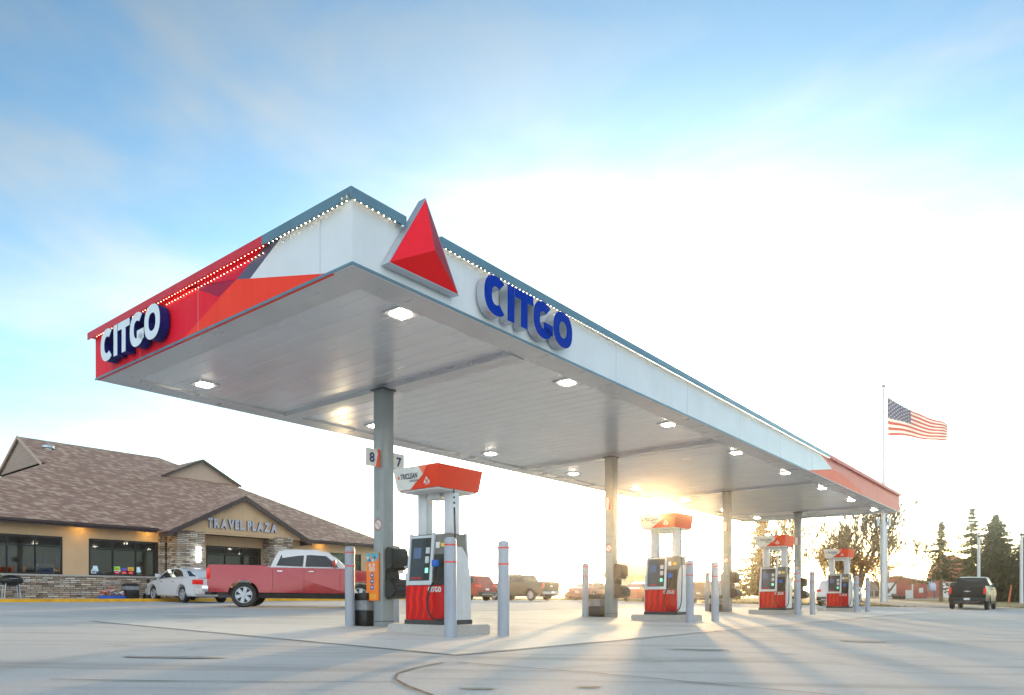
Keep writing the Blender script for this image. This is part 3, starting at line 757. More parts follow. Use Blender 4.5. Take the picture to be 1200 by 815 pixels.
# ------------------------------------------------------------------ fuel pumps
def island(u, v, label):
    r = at_uv('pump_island', u, v, label, 'island', 'concrete islands under the pumps')
    bm = bmesh.new(); bmesh.ops.create_cube(bm, size=1)
    for q in bm.verts: q.co = Vector((q.co.x*.88, q.co.y*1.62, .0+(q.co.z+.5)*.27-.12))
    bmesh.ops.bevel(bm, geom=[e for e in bm.edges if abs((e.verts[0].co-e.verts[1].co).z) > .05], offset=.05, segments=3, affect='EDGES')
    bmesh.ops.bevel(bm, geom=[e for e in bm.edges if e.verts[0].co.z > .1 and e.verts[1].co.z > .1], offset=.02, segments=2, affect='EDGES')
    mb = MB(); mb.bm(bm, 0, False); mb.build('slab', M_curb, r); return r
def pump():
    r = empty('fuel_pump', (0, 0, 0), ANG)
    z0 = .152
    mb = MB(); mb.box(-.33, .33, -.47, .47, z0, z0+.07); mb.build('base', M_dark, r)
    # lower cabinet doors, both sides
    for s in (-1, 1):
        mb = MB()
        xf = s*.325
        mb.box(min(s*.20, xf), max(s*.20, xf), -.44, .44, z0+.073, .79, 0)
        # darker and brighter flame-like ribs
        for i in range(4):
            y0 = .38-.16*i
            pts = [(y0, .24), (y0-.05, .40), (y0-.02, .56), (y0-.06, .78), (y0-.14, .78), (y0-.09, .58), (y0-.11, .44), (y0-.03, .24)]
            mb.prism(pts, lambda a, b: (xf+s*.004, a*-s, b), lambda a, b: (xf+s*.001, a*-s, b), 1)
        d = mb.build('lower_door', [M_dred, M_dred2], r)
        mb = MB()
        for i, (c, xc, w) in enumerate(word_positions(.30, .006)):
            letter(mb, c, w, .09, .024, lambda x, z, dd: (xf+s*(.008-dd), -(.09+xc+x) if s < 0 else (.09+xc+x), .725+z), .004, 0, 0)
        mb.build('brand_lettering', M_nw, d, fixn=False)
    mb = MB(); mb.box(-.20, .20, -.42, .42, z0+.073, .80); mb.build('core', M_dgrey, r)
    # side hull panels, curved
    for s in (-1, 1):
        prof = []
        for t in range(13):
            zz = .225+ (1.42-.225)*t/12
            w = .285 if zz < .75 else .285*math.sqrt(max(.06, 1-((zz-.75)/.68)**2.0))
            prof.append((w, zz))
        pts = [(-w, zz) for w, zz in prof] + [(w, zz) for w, zz in prof[::-1]]
        ya, yb = (s*.478, s*.442)
        mb = MB(); mb.prism(pts, lambda a, b: (a, ya, b), lambda a, b: (a, yb, b), 0)
        mb.build('side_panel', M_dwhite, r)
    # upper head
    mb = MB(); mb.taper((-.27, .27, -.44, .44), (-.20, .20, -.42, .42), .80, 1.64); mb.build('head', M_dgrey, r)
    for s in (-1, 1):
        def X(z, off=0): return s*(.27-.07*(z-.80)/.84+.012+off)
        def quad(mb, ya, yb, za, zb, o1, o0, mi=0):
            f = lambda o: (lambda a, b: (X(b, o), a, b))
            mb.prism([(ya, za), (yb, za), (yb, zb), (ya, zb)], f(o1), f(o0), mi)
        yy = lambda a: -a*s if s > 0 else a
        # frame, screen
        fr = MB(); 
        quad(fr, yy(.44), yy(.39), .80, 1.66, .03, -.01); quad(fr, yy(-.09), yy(-.15), .80, 1.66, .03, -.01)
        quad(fr, yy(.39), yy(-.09), .80, .87, .03, -.01); quad(fr, yy(.39), yy(-.09), 1.58, 1.62, .02, -.01)
        f_ = fr.build('screen_frame', M_dsilver, r)
        sc = MB(); quad(sc, yy(.39), yy(.08), .87, 1.58, .008, -.008); sc.build('screen', M_screen, r)
        sc = MB(); quad(sc, yy(.33), yy(.15), 1.24, 1.42, .012, .0085); sc.build('display', M_scrblue, r)
        sc = MB(); quad(sc, yy(.08), yy(-.09), .87, 1.58, .010, -.008)
        kp = sc.build('payment_panel', M_black, r)
        sc = MB(); quad(sc, yy(.03), yy(-.05), 1.16, 1.27, .03, .0105); quad(sc, yy(.04), yy(-.05), 1.32, 1.42, .016, .0105); sc.build('card_reader', M_dsilver, kp)
        sc = MB(); quad(sc, yy(.03), yy(-.03), 1.00, 1.08, .018, .0105); sc.build('lit_button', M_green, kp)
        sc = MB()
        for i in range(4): quad(sc, yy(.35-.06*i), yy(.31-.06*i), .90, .925, .012, .0085)
        sc.build('grade_button', M_dred2, r)
        sc = MB(); quad(sc, yy(-.18), yy(-.26), 1.40, 1.50, .012, -.008); sc.build('price_sticker', M_plw, r)
        sc = MB(); quad(sc, yy(-.30), yy(-.40), 1.42, 1.48, .012, -.008); sc.build('warning_sticker', M_pyel, r)
        # recess and nozzle
        sc = MB(); quad(sc, yy(-.15), yy(-.43), .81, 1.30, .006, -.01); sc.build('nozzle_boot', M_black, r)
        y1 = yy(-.30); xn = X(1.0, .05)
        mb = MB(); mb.tube([(xn, y1, 1.16), (xn+s*.05, y1, 1.10), (xn+s*.055, y1+.02, 1.0), (xn+s*.03, y1+.03, .90)], [.03, .032, .028, .02], 10)
        mb.tube([(xn-s*.02, y1, 1.24), (xn, y1, 1.16)], [.016, .02], 8); nz = mb.build('nozzle', M_black, r)
        mb = MB(); mb.bbox(min(xn+s*.02, xn+s*.10), max(xn+s*.02, xn+s*.10), y1-.055, y1+.055, 1.09, 1.20, .02); mb.build('nozzle_guard', M_bgrip, nz)
        # hose: from the nozzle down, round and up the post to the valance
        pts = []
        ctrl = [(xn+s*.03, y1+.03, .90), (xn+s*.08, y1+.12, .70), (xn+s*.10, y1+.14, .48), (xn+s*.10, y1+.07, .30), (xn+s*.08, y1-.04*1, .245), (xn+s*.04, yy(-.50), .27), (s*.24, yy(-.53), .45), (s*.18, yy(-.525), .9), (s*.12, yy(-.50), 1.4), (s*.10, yy(-.47), 1.9), (s*.09, yy(-.44), 2.36)]
        for i in range(len(ctrl)-1):
            p0, p1, p2, p3 = [Vector(ctrl[max(0, min(len(ctrl)-1, i+k))]) for k in (-1, 0, 1, 2)]
            for t in range(6):
                t /= 6; pts.append(.5*((2*p1)+(p2-p0)*t+(2*p0-5*p1+4*p2-p3)*t*t+(3*p1-p0-3*p2+p3)*t**3))
        pts.append(Vector(ctrl[-1]))
        mb = MB(); mb.tube(pts, .0135, 8); mb.build('hose', M_rubber, r)
        for i in range(3): mb = MB(); mb.box(s*.10-.02, s*.10+.02, yy(-.475)-.02, yy(-.475)+.02, 2.06+.09*i, 2.11+.09*i); mb.build('hose_coupling', M_nw, r)
    for s in (-1, 1):
        mb = MB(); mb.bbox(-.085, .085, s*.31-.10, s*.31+.10, 1.60, 2.40, .01); p = mb.build('post', M_dwhite, r)
        mb = MB(); mb.box(-.089, -.0855, s*.31-.004, s*.31+.004, 1.62, 2.38); mb.box(-.0875, -.0855, s*.31-.06, s*.31+.03, 1.68, 1.84); mb.build('post_seam', M_nw, p)
    # valance
    zb, zt = 2.36, 2.72
    bb = (-.49, .49, -.47, .47); tt = (-.54, .54, -.52, .52)
    mb = MB(); mb.taper(bb, tt, zb, zt, 0)
    v = mb.build('valance', mat('valance_red', (.74, .05, .018), .45, 0, .04, spec=.2), r)
    mb = MB(); mb.box(-.46, .46, -.44, .44, zb-.03, zb-.002); mb.build('valance_soffit', M_nw, v)
    mb = MB(); mb.box(-.12, .12, -.14, .14, zb-.13, zb-.031); mb.build('valance_light_box', M_dsilver, v)
    for s in (-1, 1):
        XX = lambda b, o: s*(.49+.05*(b-zb)/(zt-zb)+o)
        def Y(a): return -a*s if s > 0 else a      # a measured to the viewer's left
        f = lambda o: (lambda a, b: (XX(b, o), Y(a), b))
        mb = MB()
        mb.prism([(.468, zb), (.16, zb), (-.17, zb+.22), (-.08, zt), (.515, zt)], f(.003), f(.0005), 0)
        mb.prism([(-.08, zt), (-.17, zb+.22), (-.28, zt)], f(.003), f(.0005), 1)
        p = mb.build('valance_graphic', [M_plw, M_coral], v)
        mb = MB()
        add_text(mb, 'TRICLEAN', .12, lambda x, y, d: (XX(2.58+y, .006+d*0-abs(d)*0), Y(.15-x), 2.575+y), .001, .003, width=.40, shear=.2)
        add_text(mb, 'GASOLINE', .045, lambda x, y, d: (XX(2.49+y, .006), Y(.05-x), 2.495+y), .001, .001, width=.20)
        mb.build('valance_text', M_ink, p, fixn=False)
        mb = MB()
        for (a, b) in ((.40, 2.575),): mb.prism([(a+.03, b-.03), (a-.03, b-.03), (a, b+.035)], f(.006), f(.0035), 0)
        mb.prism([(a_, b_) for a_, b_ in ((.04, 2.45), (.02, 2.45), (.03, 2.47))], f(.006), f(.0035), 0)
        mb.build('emblem_mark', M_plr, p)
        mb = MB()
        for (a, b) in ((-.20, 2.46), (-.28, 2.46), (-.24, 2.51)): mb.prism([(a+.035, b-.025), (a-.035, b-.025), (a, b+.03)], f(.004), f(.0008), 0)
        mb.box(min(XX(2.415, .001), XX(2.415, .003)), max(XX(2.415, .001), XX(2.415, .003)), min(Y(-.29), Y(-.19)), max(Y(-.29), Y(-.19)), 2.41, 2.42)
        mb.build('small_logo', M_nw, v)
    return r
PUMP = pump()
for k in range(4):
    u, v = 3.17+8.37*k, 1.70
    island(u, v, 'low concrete island carrying the %s fuel pump' % ['nearest', 'second', 'third', 'fourth and farthest'][k])
    p = PUMP if k == 0 else copy_tree(PUMP)
    x, y = W2(u, v); p.location = (x, y, g(x, y)); p.rotation_euler = (0, 0, ANG)
    p['label'] = ['nearest and largest red and silver fuel pump, left of the tall bollard', 'second fuel pump, orange lit by the low sun', 'third fuel pump with its red topper beside the farthest column', 'fourth and farthest fuel pump, before the white parked car'][k]
    p['category'] = 'fuel pump'; p['group'] = 'red and silver fuel pumps'

# ------------------------------------------------------------------ the store
st = empty('store_building', (CX, CY, 0), ANG, 'long low tan stucco and ledge stone store with brown shingled roof and TRAVEL PLAZA gable', 'building')
V0 = 27.2; ZE = 3.79; ZSILL, ZWT = 1.62, 3.23
wins = [(3.40, 6.41, 3), (7.445, 10.43, 3), (12.8, 15.8, 3), (18.3, 22.5, 4)]
door = (10.76, 11.66)
mb = MB(); mb.box(1.8, 24.2, V0+.001, V0+.25, ZWT, ZE+.02)
cuts = sorted([(a, b) for a, b, _ in wins]+[door]); p = 1.8
for a, b in cuts: mb.box(p, a, V0+.001, V0+.25, ZSILL, ZWT); p = b
mb.box(p, 24.2, V0+.001, V0+.25, ZSILL, ZWT)
mb.box(1.8, 2.0, V0+.25, 45.9, .4, ZE+.02); mb.box(24.0, 24.2, V0+.25, 45.9, .4, ZE+.02); mb.box(2.0, 24.0, 45.7, 45.9, .4, ZE+.02)
mb.build('wall', M_stucco, st)
mb = MB()
for a, b in ((1.74, door[0]-.0), (door[1], 24.26)): mb.box(a, b, V0-.09, V0+.24, .4, ZSILL-.06)
mb.build('stone_base', M_stone, st)
mb = MB()
for a, b in ((1.70, door[0]-.02), (door[1]+.02, 24.30)): mb.box(a, b, V0-.14, V0+.05, ZSILL-.06, ZSILL)
mb.build('sill_ledge', M_curb, st)
mb = MB(); mb.box(10.45, 10.72, V0-.13, V0-.0005, ZSILL, ZE); mb.build('stone_pilaster', M_stone, st)
for a, b in ((10.78, 12.09), (15.86, 16.95)):
    mb = MB(); mb.box(a, b, 26.0, V0-.141, .4, ZE-.002); mb.build('stone_pier', M_stone, st)
for a, b, n in wins:
    mb = MB(); f = .05; v0, v1 = V0-.02, V0+.08
    mb.box(a, b, v0, v1, ZSILL, ZSILL+f); mb.box(a, b, v0, v1, ZWT-f, ZWT); w = (b-a)/n
    zt = ZSILL + .71*(ZWT-ZSILL)
    for i in range(n+1):
        c = a+w*i; lo = c if i == 0 else (c-f if i == n else c-f/2); mb.box(lo, lo+f, v0+.002, v1-.002, ZSILL+f, ZWT-f)
        if i < n: mb.box((c if i == 0 else c-f/2)+f, (c+w-f if i == n-1 else c+w-f/2), v0+.004, v1-.004, zt, zt+f)
    wf = mb.build('window', M_frame, st)
    mb = MB()
    mb.box(a+f, b-f, V0+.025, V0+.035, ZSILL+f, ZWT-f); mb.build('pane', M_glass, wf)
mb = MB(); a, b = door
mb.box(a, a+.07, V0-.02, V0+.08, WALK, ZWT); mb.box(b-.07, b, V0-.02, V0+.08, WALK, ZWT)
for z0, z1 in ((WALK, WALK+.2), (WALK+2.05, WALK+2.12), (ZWT-.06, ZWT)): mb.box(a+.07, b-.07, V0-.02, V0+.08, z0, z1)
d = mb.build('door', M_frame, st)
mb = MB(); mb.box(a+.07, b-.07, V0+.025, V0+.035, WALK+.2, ZWT-.06); mb.build('pane', M_glass, d)
mb = MB(); mb.cyl((a+.2, V0-.06, 1.4), (a+.2, V0-.06, 1.9), .015, n=8); mb.build('handle', M_chrome, d)
# interior
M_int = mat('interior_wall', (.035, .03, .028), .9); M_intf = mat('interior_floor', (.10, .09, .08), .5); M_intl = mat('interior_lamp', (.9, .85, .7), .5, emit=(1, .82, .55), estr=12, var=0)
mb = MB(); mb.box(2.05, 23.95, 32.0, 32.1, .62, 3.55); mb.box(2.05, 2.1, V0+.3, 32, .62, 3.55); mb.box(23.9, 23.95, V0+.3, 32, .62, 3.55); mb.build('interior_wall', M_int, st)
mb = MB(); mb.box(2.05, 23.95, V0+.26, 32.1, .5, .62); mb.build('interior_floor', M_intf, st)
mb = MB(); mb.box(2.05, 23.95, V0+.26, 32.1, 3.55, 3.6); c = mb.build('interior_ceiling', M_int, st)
for i in range(9):
    for v in (28.6, 30.8):
        u = 3.2+2.5*i + (.8 if v > 30 else 0)
        if u > 23.5: continue
        mb = MB(); mb.box(u-.3, u+.3, v-.15, v+.15, 3.52, 3.548); mb.build('ceiling_panel', M_intl, c)
# roof
mb = MB()
R = [(1.1, 26.6, ZE), (24.9, 26.6, ZE), (14.9, 36.6, 9.03), (7.85, 36.6, 9.03), (7.85, 33.3, 7.30), (1.1, 46.6, ZE), (24.9, 46.6, ZE), (7.85, 39.9, 7.30), (7.6, 36.6, 9.03), (7.6, 33.3, 7.30), (7.6, 39.9, 7.30)]
mb.add(R, [(0, 1, 2, 3, 4), (1, 6, 2), (6, 5, 7, 3, 2), (5, 0, 4, 7), (4, 3, 8, 9), (3, 7, 10, 8)], 0)
roof = mb.build('roof', M_shing, st, fixn=False)
mb = MB(); mb.box(1.1, 10.1, 26.52, 26.6, ZE-.16, ZE+.03); mb.box(17.9, 24.9, 26.52, 26.6, ZE-.16, ZE+.03)
mb.box(24.9, 24.98, 26.52, 46.6, ZE-.16, ZE+.03); mb.box(1.02, 1.1, 26.52, 46.6, ZE-.16, ZE+.03)
mb.box(1.1, 10.1, 26.40, 26.52, ZE-.06, ZE+.04); mb.box(17.9, 24.9, 26.40, 26.52, ZE-.06, ZE+.04)
mb.build('eave_fascia', M_fasc, st)
mb = MB(); mb.box(1.1, 24.9, 26.6, V0+.25, ZE-.03, ZE-.01); mb.box(24.2, 24.9, V0+.25, 46.6, ZE-.03, ZE-.01); mb.box(1.1, 1.8, V0+.25, 46.6, ZE-.03, ZE-.01); mb.build('eave_soffit', M_fasc, st)
M_sid = brick_mat('lap_siding', [(.36, .27, .22), (.38, .29, .235), (.40, .31, .25)], 9, .13, (.22, .16, .13), .012, bump=.4)
mb = MB(); mb.add([(7.7, 33.45, 7.33), (7.7, 39.75, 7.33), (7.7, 36.6, 8.96)], [(0, 1, 2)], 0); mb.build('gable_siding', M_sid, st, fixn=False)
def board(mb, p, q, hgt, th, back):
    p = Vector(p); q = Vector(q); dn = Vector((0, 0, -hgt)); bk = Vector(back)*th
    mb.add([p, q, q+dn, p+dn, p+bk, q+bk, q+dn+bk, p+dn+bk], [(0, 1, 2, 3), (7, 6, 5, 4), (0, 4, 5, 1), (3, 2, 6, 7), (0, 3, 7, 4), (1, 5, 6, 2)], 0)
mb = MB(); board(mb, (7.55, 33.2, 7.27), (7.55, 36.6, 9.06), .16, .06, (1, 0, 0)); board(mb, (7.55, 40.0, 7.27), (7.55, 36.6, 9.06), .16, .06, (1, 0, 0)); mb.build('rake_board', M_siding, st)
# portico gable
ap = 5.62; um = 14.0; hw = 3.85; sl = .523
mb = MB(); tri = [(10.5, ZE), (17.5, ZE), (um, ap)]
mb.prism(tri, lambda u, z: (u, 25.98, z), lambda u, z: (u, 26.2, z)); mb.box(10.6, 17.4, 26.02, 26.2, ZE-.10, ZE-.0005)
mb.build('gable_wall', M_stucco, st)
mb = MB()
ze = ap-hw*sl
for s in (-1, 1):
    a = [(um, 25.62, ap+.06), (um+s*hw, 25.62, ze+.06), (um+s*hw, 26.5, ze+.06), (um+s*(hw-.2), 26.95, ze+.16), (um, 30.15, ap+.06)]
    b = [(x, y, z-.05) for x, y, z in a]
    n = 5; mb.add(a+b, [tuple(range(5)), tuple(range(5, 10))[::-1]]+[(i, n+i, n+(i+1) % n, (i+1) % n) for i in range(n)], 0)
mb.build('portico_roof', M_shing, st)
mb = MB()
for s in (-1, 1): board(mb, (um, 25.60, ap+.055), (um+s*hw, 25.60, ze+.055), .24, .10, (0, 1, 0))
mb.box(um-hw, um-hw+.12, 25.7, 26.5, ze-.16, ze+.05); mb.box(um+hw-.12, um+hw, 25.7, 26.5, ze-.16, ze+.05)
mb.build('rake_board', M_fasc, st)
mb = MB(); mb.box(10.3, 17.7, 26.21, V0, ZE-.06, ZE-.035); mb.build('portico_ceiling', M_fasc, st)
# upper gable
um2, hw2, b2, a2 = 16.0, 2.19, 7.535, 8.66
mb = MB(); mb.add([(um2-hw2, 33.75, b2-.02), (um2+hw2, 33.75, b2-.02), (um2, 33.75, a2)], [(0, 1, 2)], 0)
mb.box(um2+.9, um2+hw2-.05, 33.78, 34.0, 6.6, b2-.02); mb.build('upper_gable_wall', M_siding, st, fixn=False)
mb = MB()
for s in (-1, 1):
    a = [(um2, 33.5, a2+.08), (um2+s*(hw2+.25), 33.5, b2-.05), (um2+s*(hw2+.25), 34.4, b2-.05), (um2, 36.1, a2+.08)]
    b = [(x, y, z-.06) for x, y, z in a]
    mb.add(a+b, [(0, 1, 2, 3), (7, 6, 5, 4), (0, 4, 5, 1), (1, 5, 6, 2), (2, 6, 7, 3), (3, 7, 4, 0)], 0)
mb.build('upper_gable_roof', M_shing, st)
mb = MB()
for s in (-1, 1): board(mb, (um2, 33.48, a2+.07), (um2+s*(hw2+.25), 33.48, b2-.06), .15, .05, (0, 1, 0))
mb.build('rake_board', M_fasc, st)
# vent on the roof
mb = MB(); mb.lathe([(.16, 8.0), (.16, 8.4), (.30, 8.42), (.30, 8.52), (.12, 8.62), (.01, 8.63)], 14, c=(8.6, 35.4, 0)); mb.build('roof_vent', M_galv, st)
# lettering on the gable
u = 12.16; total = 15.92-12.16
items = []
s_ = 'TRAVEL PLAZA'; size = .60; gap = .055; x = 0
for ch in s_:
    if ch == ' ': x += .20; continue
    me = text_mesh(ch, size, .5, .034); xs_ = [v.co.x for v in me.vertices]; w = max(xs_)-min(xs_); bpy.data.meshes.remove(me)
    items.append((ch, x+w/2)); x += w+gap
k = total/(x-gap)
for ch, xc in items:
    mb = MB()
    me = text_mesh(ch, size, .5, .034); xs_ = [v.co.x for v in me.vertices]; mid = (max(xs_)+min(xs_))/2
    vs = []
    for v in me.vertices:
        dd = -.5-v.co.z if False else (v.co.z-.5)
        vs.append((u+(xc+v.co.x-mid)*k, 25.88+(.5-v.co.z)*.09, 4.02+v.co.y))
    for p in me.polygons:
        side = abs(p.normal.z) < .5
        mb.f.append(tuple(p.vertices)); mb.m.append(1 if side or p.normal.z < 0 else 0); mb.smooth.append(False)
    mb.v = vs; bpy.data.meshes.remove(me)
    mb.build('sign_letter', [mat('letter_face', (.48, .48, .56), .35, .2), M_black], st, fixn=False)
# sconces and eave lights
M_scon = mat('sconce_lens', (.8, .85, .85), .4, emit=(.85, .95, 1), estr=2.2, var=0)
for u in (11.75, 16.4):
    mb = MB(); mb.bbox(u-.09, u+.09, 25.9, 25.995, 2.35, 3.05, .015); mb.build('wall_sconce', M_scon, st)
for u in (7.05, 9.95, 19.5):
    mb = MB(); mb.cyl((u, 26.85, ZE-.07), (u, 26.85, ZE-.03), .09, n=12); mb.build('eave_light', mat('eave_lamp', (.9, .7, .3), .5, emit=(1, .62, .15), estr=12, var=0), st)

# things inside and in the windows
def uvthing(name, u, v, z, label, cat, group=None):
    x, y = W2(u, v); return empty(name, (x, y, z), ANG, label, cat, group)
M_sh = mat('lamp_shade_glow', (.8, .85, .9), .6, emit=(.75, .9, 1), estr=.7, var=0)
for u, w_ in ((8.0, 'left'), (8.95, 'middle'), (9.85, 'right')):
    r = uvthing('table_lamp', u, V0+.75, 1.55, 'pale lamp shade glowing behind the %s pane of the middle store window' % w_, 'lamp', 'lamps behind the store window')
    mb = MB(); mb.lathe([(.13, .28), (.08, .52)], 16); mb.build('lamp_shade', M_sh, r)
    mb = MB(); mb.lathe([(.08, 0), (.02, .03), (.02, .28)], 12); mb.build('stand', M_dark, r)
r = uvthing('display_counter', 9.0, V0+.9, .62, 'low dark counter with stacked goods behind the middle store window', 'counter')
mb = MB(); mb.bbox(-1.5, 1.5, -.25, .5, 0, .93, .02); mb.build('cabinet', M_dark, r)
for i, c in enumerate([(.05, .25, .5), (.04, .2, .45), (.6, .3, .1), (.1, .4, .25), (.1, .45, .3), (.1, .4, .28), (.5, .1, .1)]):
    mb = MB(); mb.bbox(-1.42+i*.4, -1.08+i*.4, -.2, .1, .931, 1.12+.05*(i % 3), .02); tag(mb.build('carton', mat('carton%d' % i, c, .6)), 'small coloured carton, number %d from the left on the counter behind the middle store window' % (i+1), 'carton', 'cartons on the store counter')
    o = bpy.data.objects[-1] if False else None
for o in [q for q in bpy.data.objects if q.name.startswith('carton') and q.parent is None]:
    o.location = r.location; o.rotation_euler = r.rotation_euler
lb = ['blue carton, leftmost behind the middle store window', 'second blue carton from the left behind the middle store window', 'orange carton between blue and green ones behind the store window', 'green carton next to the orange one behind the store window', 'middle green carton behind the right pane of the store window', 'green carton just left of the dark red one in the store window', 'dark red carton at the right end of the window counter']
for o, l in zip(sorted([q for q in bpy.data.objects if q.name.startswith('carton') and q.parent is None], key=lambda q: q.name), lb): o['label'] = l
r = uvthing('white_machine', 6.0, V0+.8, .62, 'white boxy machine behind the right pane of the left store window', 'machine')
mb = MB(); mb.bbox(-.33, .30, -.3, .3, 0, 1.45, .03); mb.build('body', M_dwhite, r)
mb = MB(); mb.box(-.25, .22, -.31, -.302, 1.0, 1.3); mb.build('panel', M_scrblue, r)
r = uvthing('store_shelf', 5.0, 29.6, .62, 'dark goods shelf deep behind the left store window', 'shelf')
mb = MB(); mb.box(-2.4, 2.4, 0, .5, 0, 2.1); mb.build('frame', M_dark, r)
mb = MB()
for i in range(40): mb.box(-2.3+i*.115, -2.3+i*.115+.09, -.06, -.001, .3+.42*(i*7 % 4), .3+.42*(i*7 % 4)+.25, i % 4)
mb.build('goods', [M_nr, M_pbl, M_por, M_green], r, fixn=False)
r = uvthing('store_shelf', 15.5, 29.4, .62, 'dark goods shelf deep behind the portico windows', 'shelf')
mb = MB(); mb.box(-4, 4, 0, .5, 0, 2.0); mb.build('frame', M_dark, r)
posters = [(8.62, 2.0, .26, .17, (.35, .85, .05), 'lime green'), (8.93, 2.0, .24, .13, (.16, .10, .55), 'purple'), (9.22, 2.0, .26, .17, (.85, .85, .02), 'yellow')]
for (u, z, w, hh, c, nme) in posters:
    r = uvthing('window_poster', u, V0+.015, 0, '%s poster in the middle pane of the store window' % nme, 'poster', 'small coloured posters in the store window')
    mb = MB(); mb.box(-w/2, w/2, 0, .006, 1.86, 1.86+hh); mb.build('sheet', mat('poster_'+nme.replace(' ', '_'), c, .5), r)
    if nme != 'purple':
        mb = MB(); mb.box(-w*.3, w*.3, -.003, -.0005, 1.90, 1.93); mb.box(-w*.2, w*.2, -.003, -.0005, 1.95, 1.97); mb.build('print', M_nr, r)
    r = uvthing('window_poster', u, V0+.015, 0, 'red burst poster just under the %s one in the store window' % nme, 'poster', 'small coloured posters in the store window')
    mb = MB(); st_ = [(math.cos(2*PI*i/20)*(.13 if i % 2 else .105), 1.77+math.sin(2*PI*i/20)*(.085 if i % 2 else .065)) for i in range(20)]
    mb.prism(st_, lambda a, b: (a, 0, b), lambda a, b: (a, .006, b)); mb.build('sheet', M_tri1, r)
    mb = MB(); mb.box(-.07, .07, -.003, -.0005, 1.755, 1.785); mb.build('print', M_nw, r)
r = uvthing('window_poster', 7.65, V0+.015, 0, 'white notice low in the left pane of the middle store window', 'poster')
mb = MB(); mb.box(-.1, .1, 0, .006, 1.70, 1.88); mb.build('sheet', M_nw, r)
mb = MB(); mb.box(-.06, .06, -.003, -.0005, 1.74, 1.80); mb.build('print', M_pbl, r)

# things on the sidewalk
r = uvthing('kettle_grill', 4.35, 26.5, WALK, 'black barrel grill on pale legs before the left store window', 'grill')
mb = MB()
n = 20; bm = bmesh.new(); bmesh.ops.create_uvsphere(bm, u_segments=20, v_segments=12, radius=1)
for v in bm.verts: v.co = Vector((v.co.x*.42, v.co.y*.27, .72+v.co.z*.22))
mb.bm(bm, 0, True); b = mb.build('barrel', M_black, r)
mb = MB(); mb.cyl((-.15, -.3, .8), (.15, -.3, .8), .012, n=6); mb.build('handle', M_galv, b)
for sx in (-.28, .28):
    for sy in (-.15, .15): mb = MB(); mb.cyl((sx*.8, sy, .6), (sx, sy, 0), .018, n=8); mb.build('leg', M_galv, r)
mb = MB(); mb.box(.38, .62, -.15, .15, .70, .73); mb.build('side_shelf', M_galv, r)
r = uvthing('firewood_display', 8.05, 26.35, WALK, 'blue tray heaped with bundled goods on the store sidewalk', 'display')
mb = MB(); mb.bbox(-.48, .48, -.25, .25, 0, .12, .02); mb.build('tray', mat('tray_blue', (.02, .12, .55), .5), r)
mb = MB()
for i in range(46):
    a = random.uniform(-.42, .42); c = Vector((a, random.uniform(-.2, .2), .15+random.random()*(.34-.5*abs(a)))); d = Vector((random.uniform(-1, 1), random.uniform(-.6, .6), random.uniform(-.4, .9))).normalized()*.1
    mb.cyl(c-d, c+d, random.uniform(.025, .045), n=7, mi=random.randrange(3))
mb.build('bundles', [M_nr, mat('split_wood', (.42, .30, .19), .9), M_nw], r)
r = uvthing('trash_bin', 8.85, 26.4, WALK, 'squat black bin with grey band on the store sidewalk', 'trash bin')
mb = MB(); mb.bbox(-.29, .29, -.25, .25, 0, .38, .02); mb.build('body', M_black, r)
mb = MB(); mb.bbox(-.285, .285, -.245, .245, .38, .56, .02); mb.build('bag', M_bag, r)
mb = MB(); mb.taper((-.3, .3, -.26, .26), (-.2, .2, -.18, .18), .56, .68); mb.build('lid', M_black, r)
r = uvthing('ash_receptacle', 9.62, 26.4, WALK, 'black bottle-shaped ash receptacle on the store sidewalk', 'ash stand')
mb = MB(); mb.lathe([(.21, 0), (.22, .05), (.2, .2), (.09, .28), (.05, .34), (.045, .76), (.08, .80), (.08, .86), (.03, .88)], 18); mb.build('body', M_black, r)

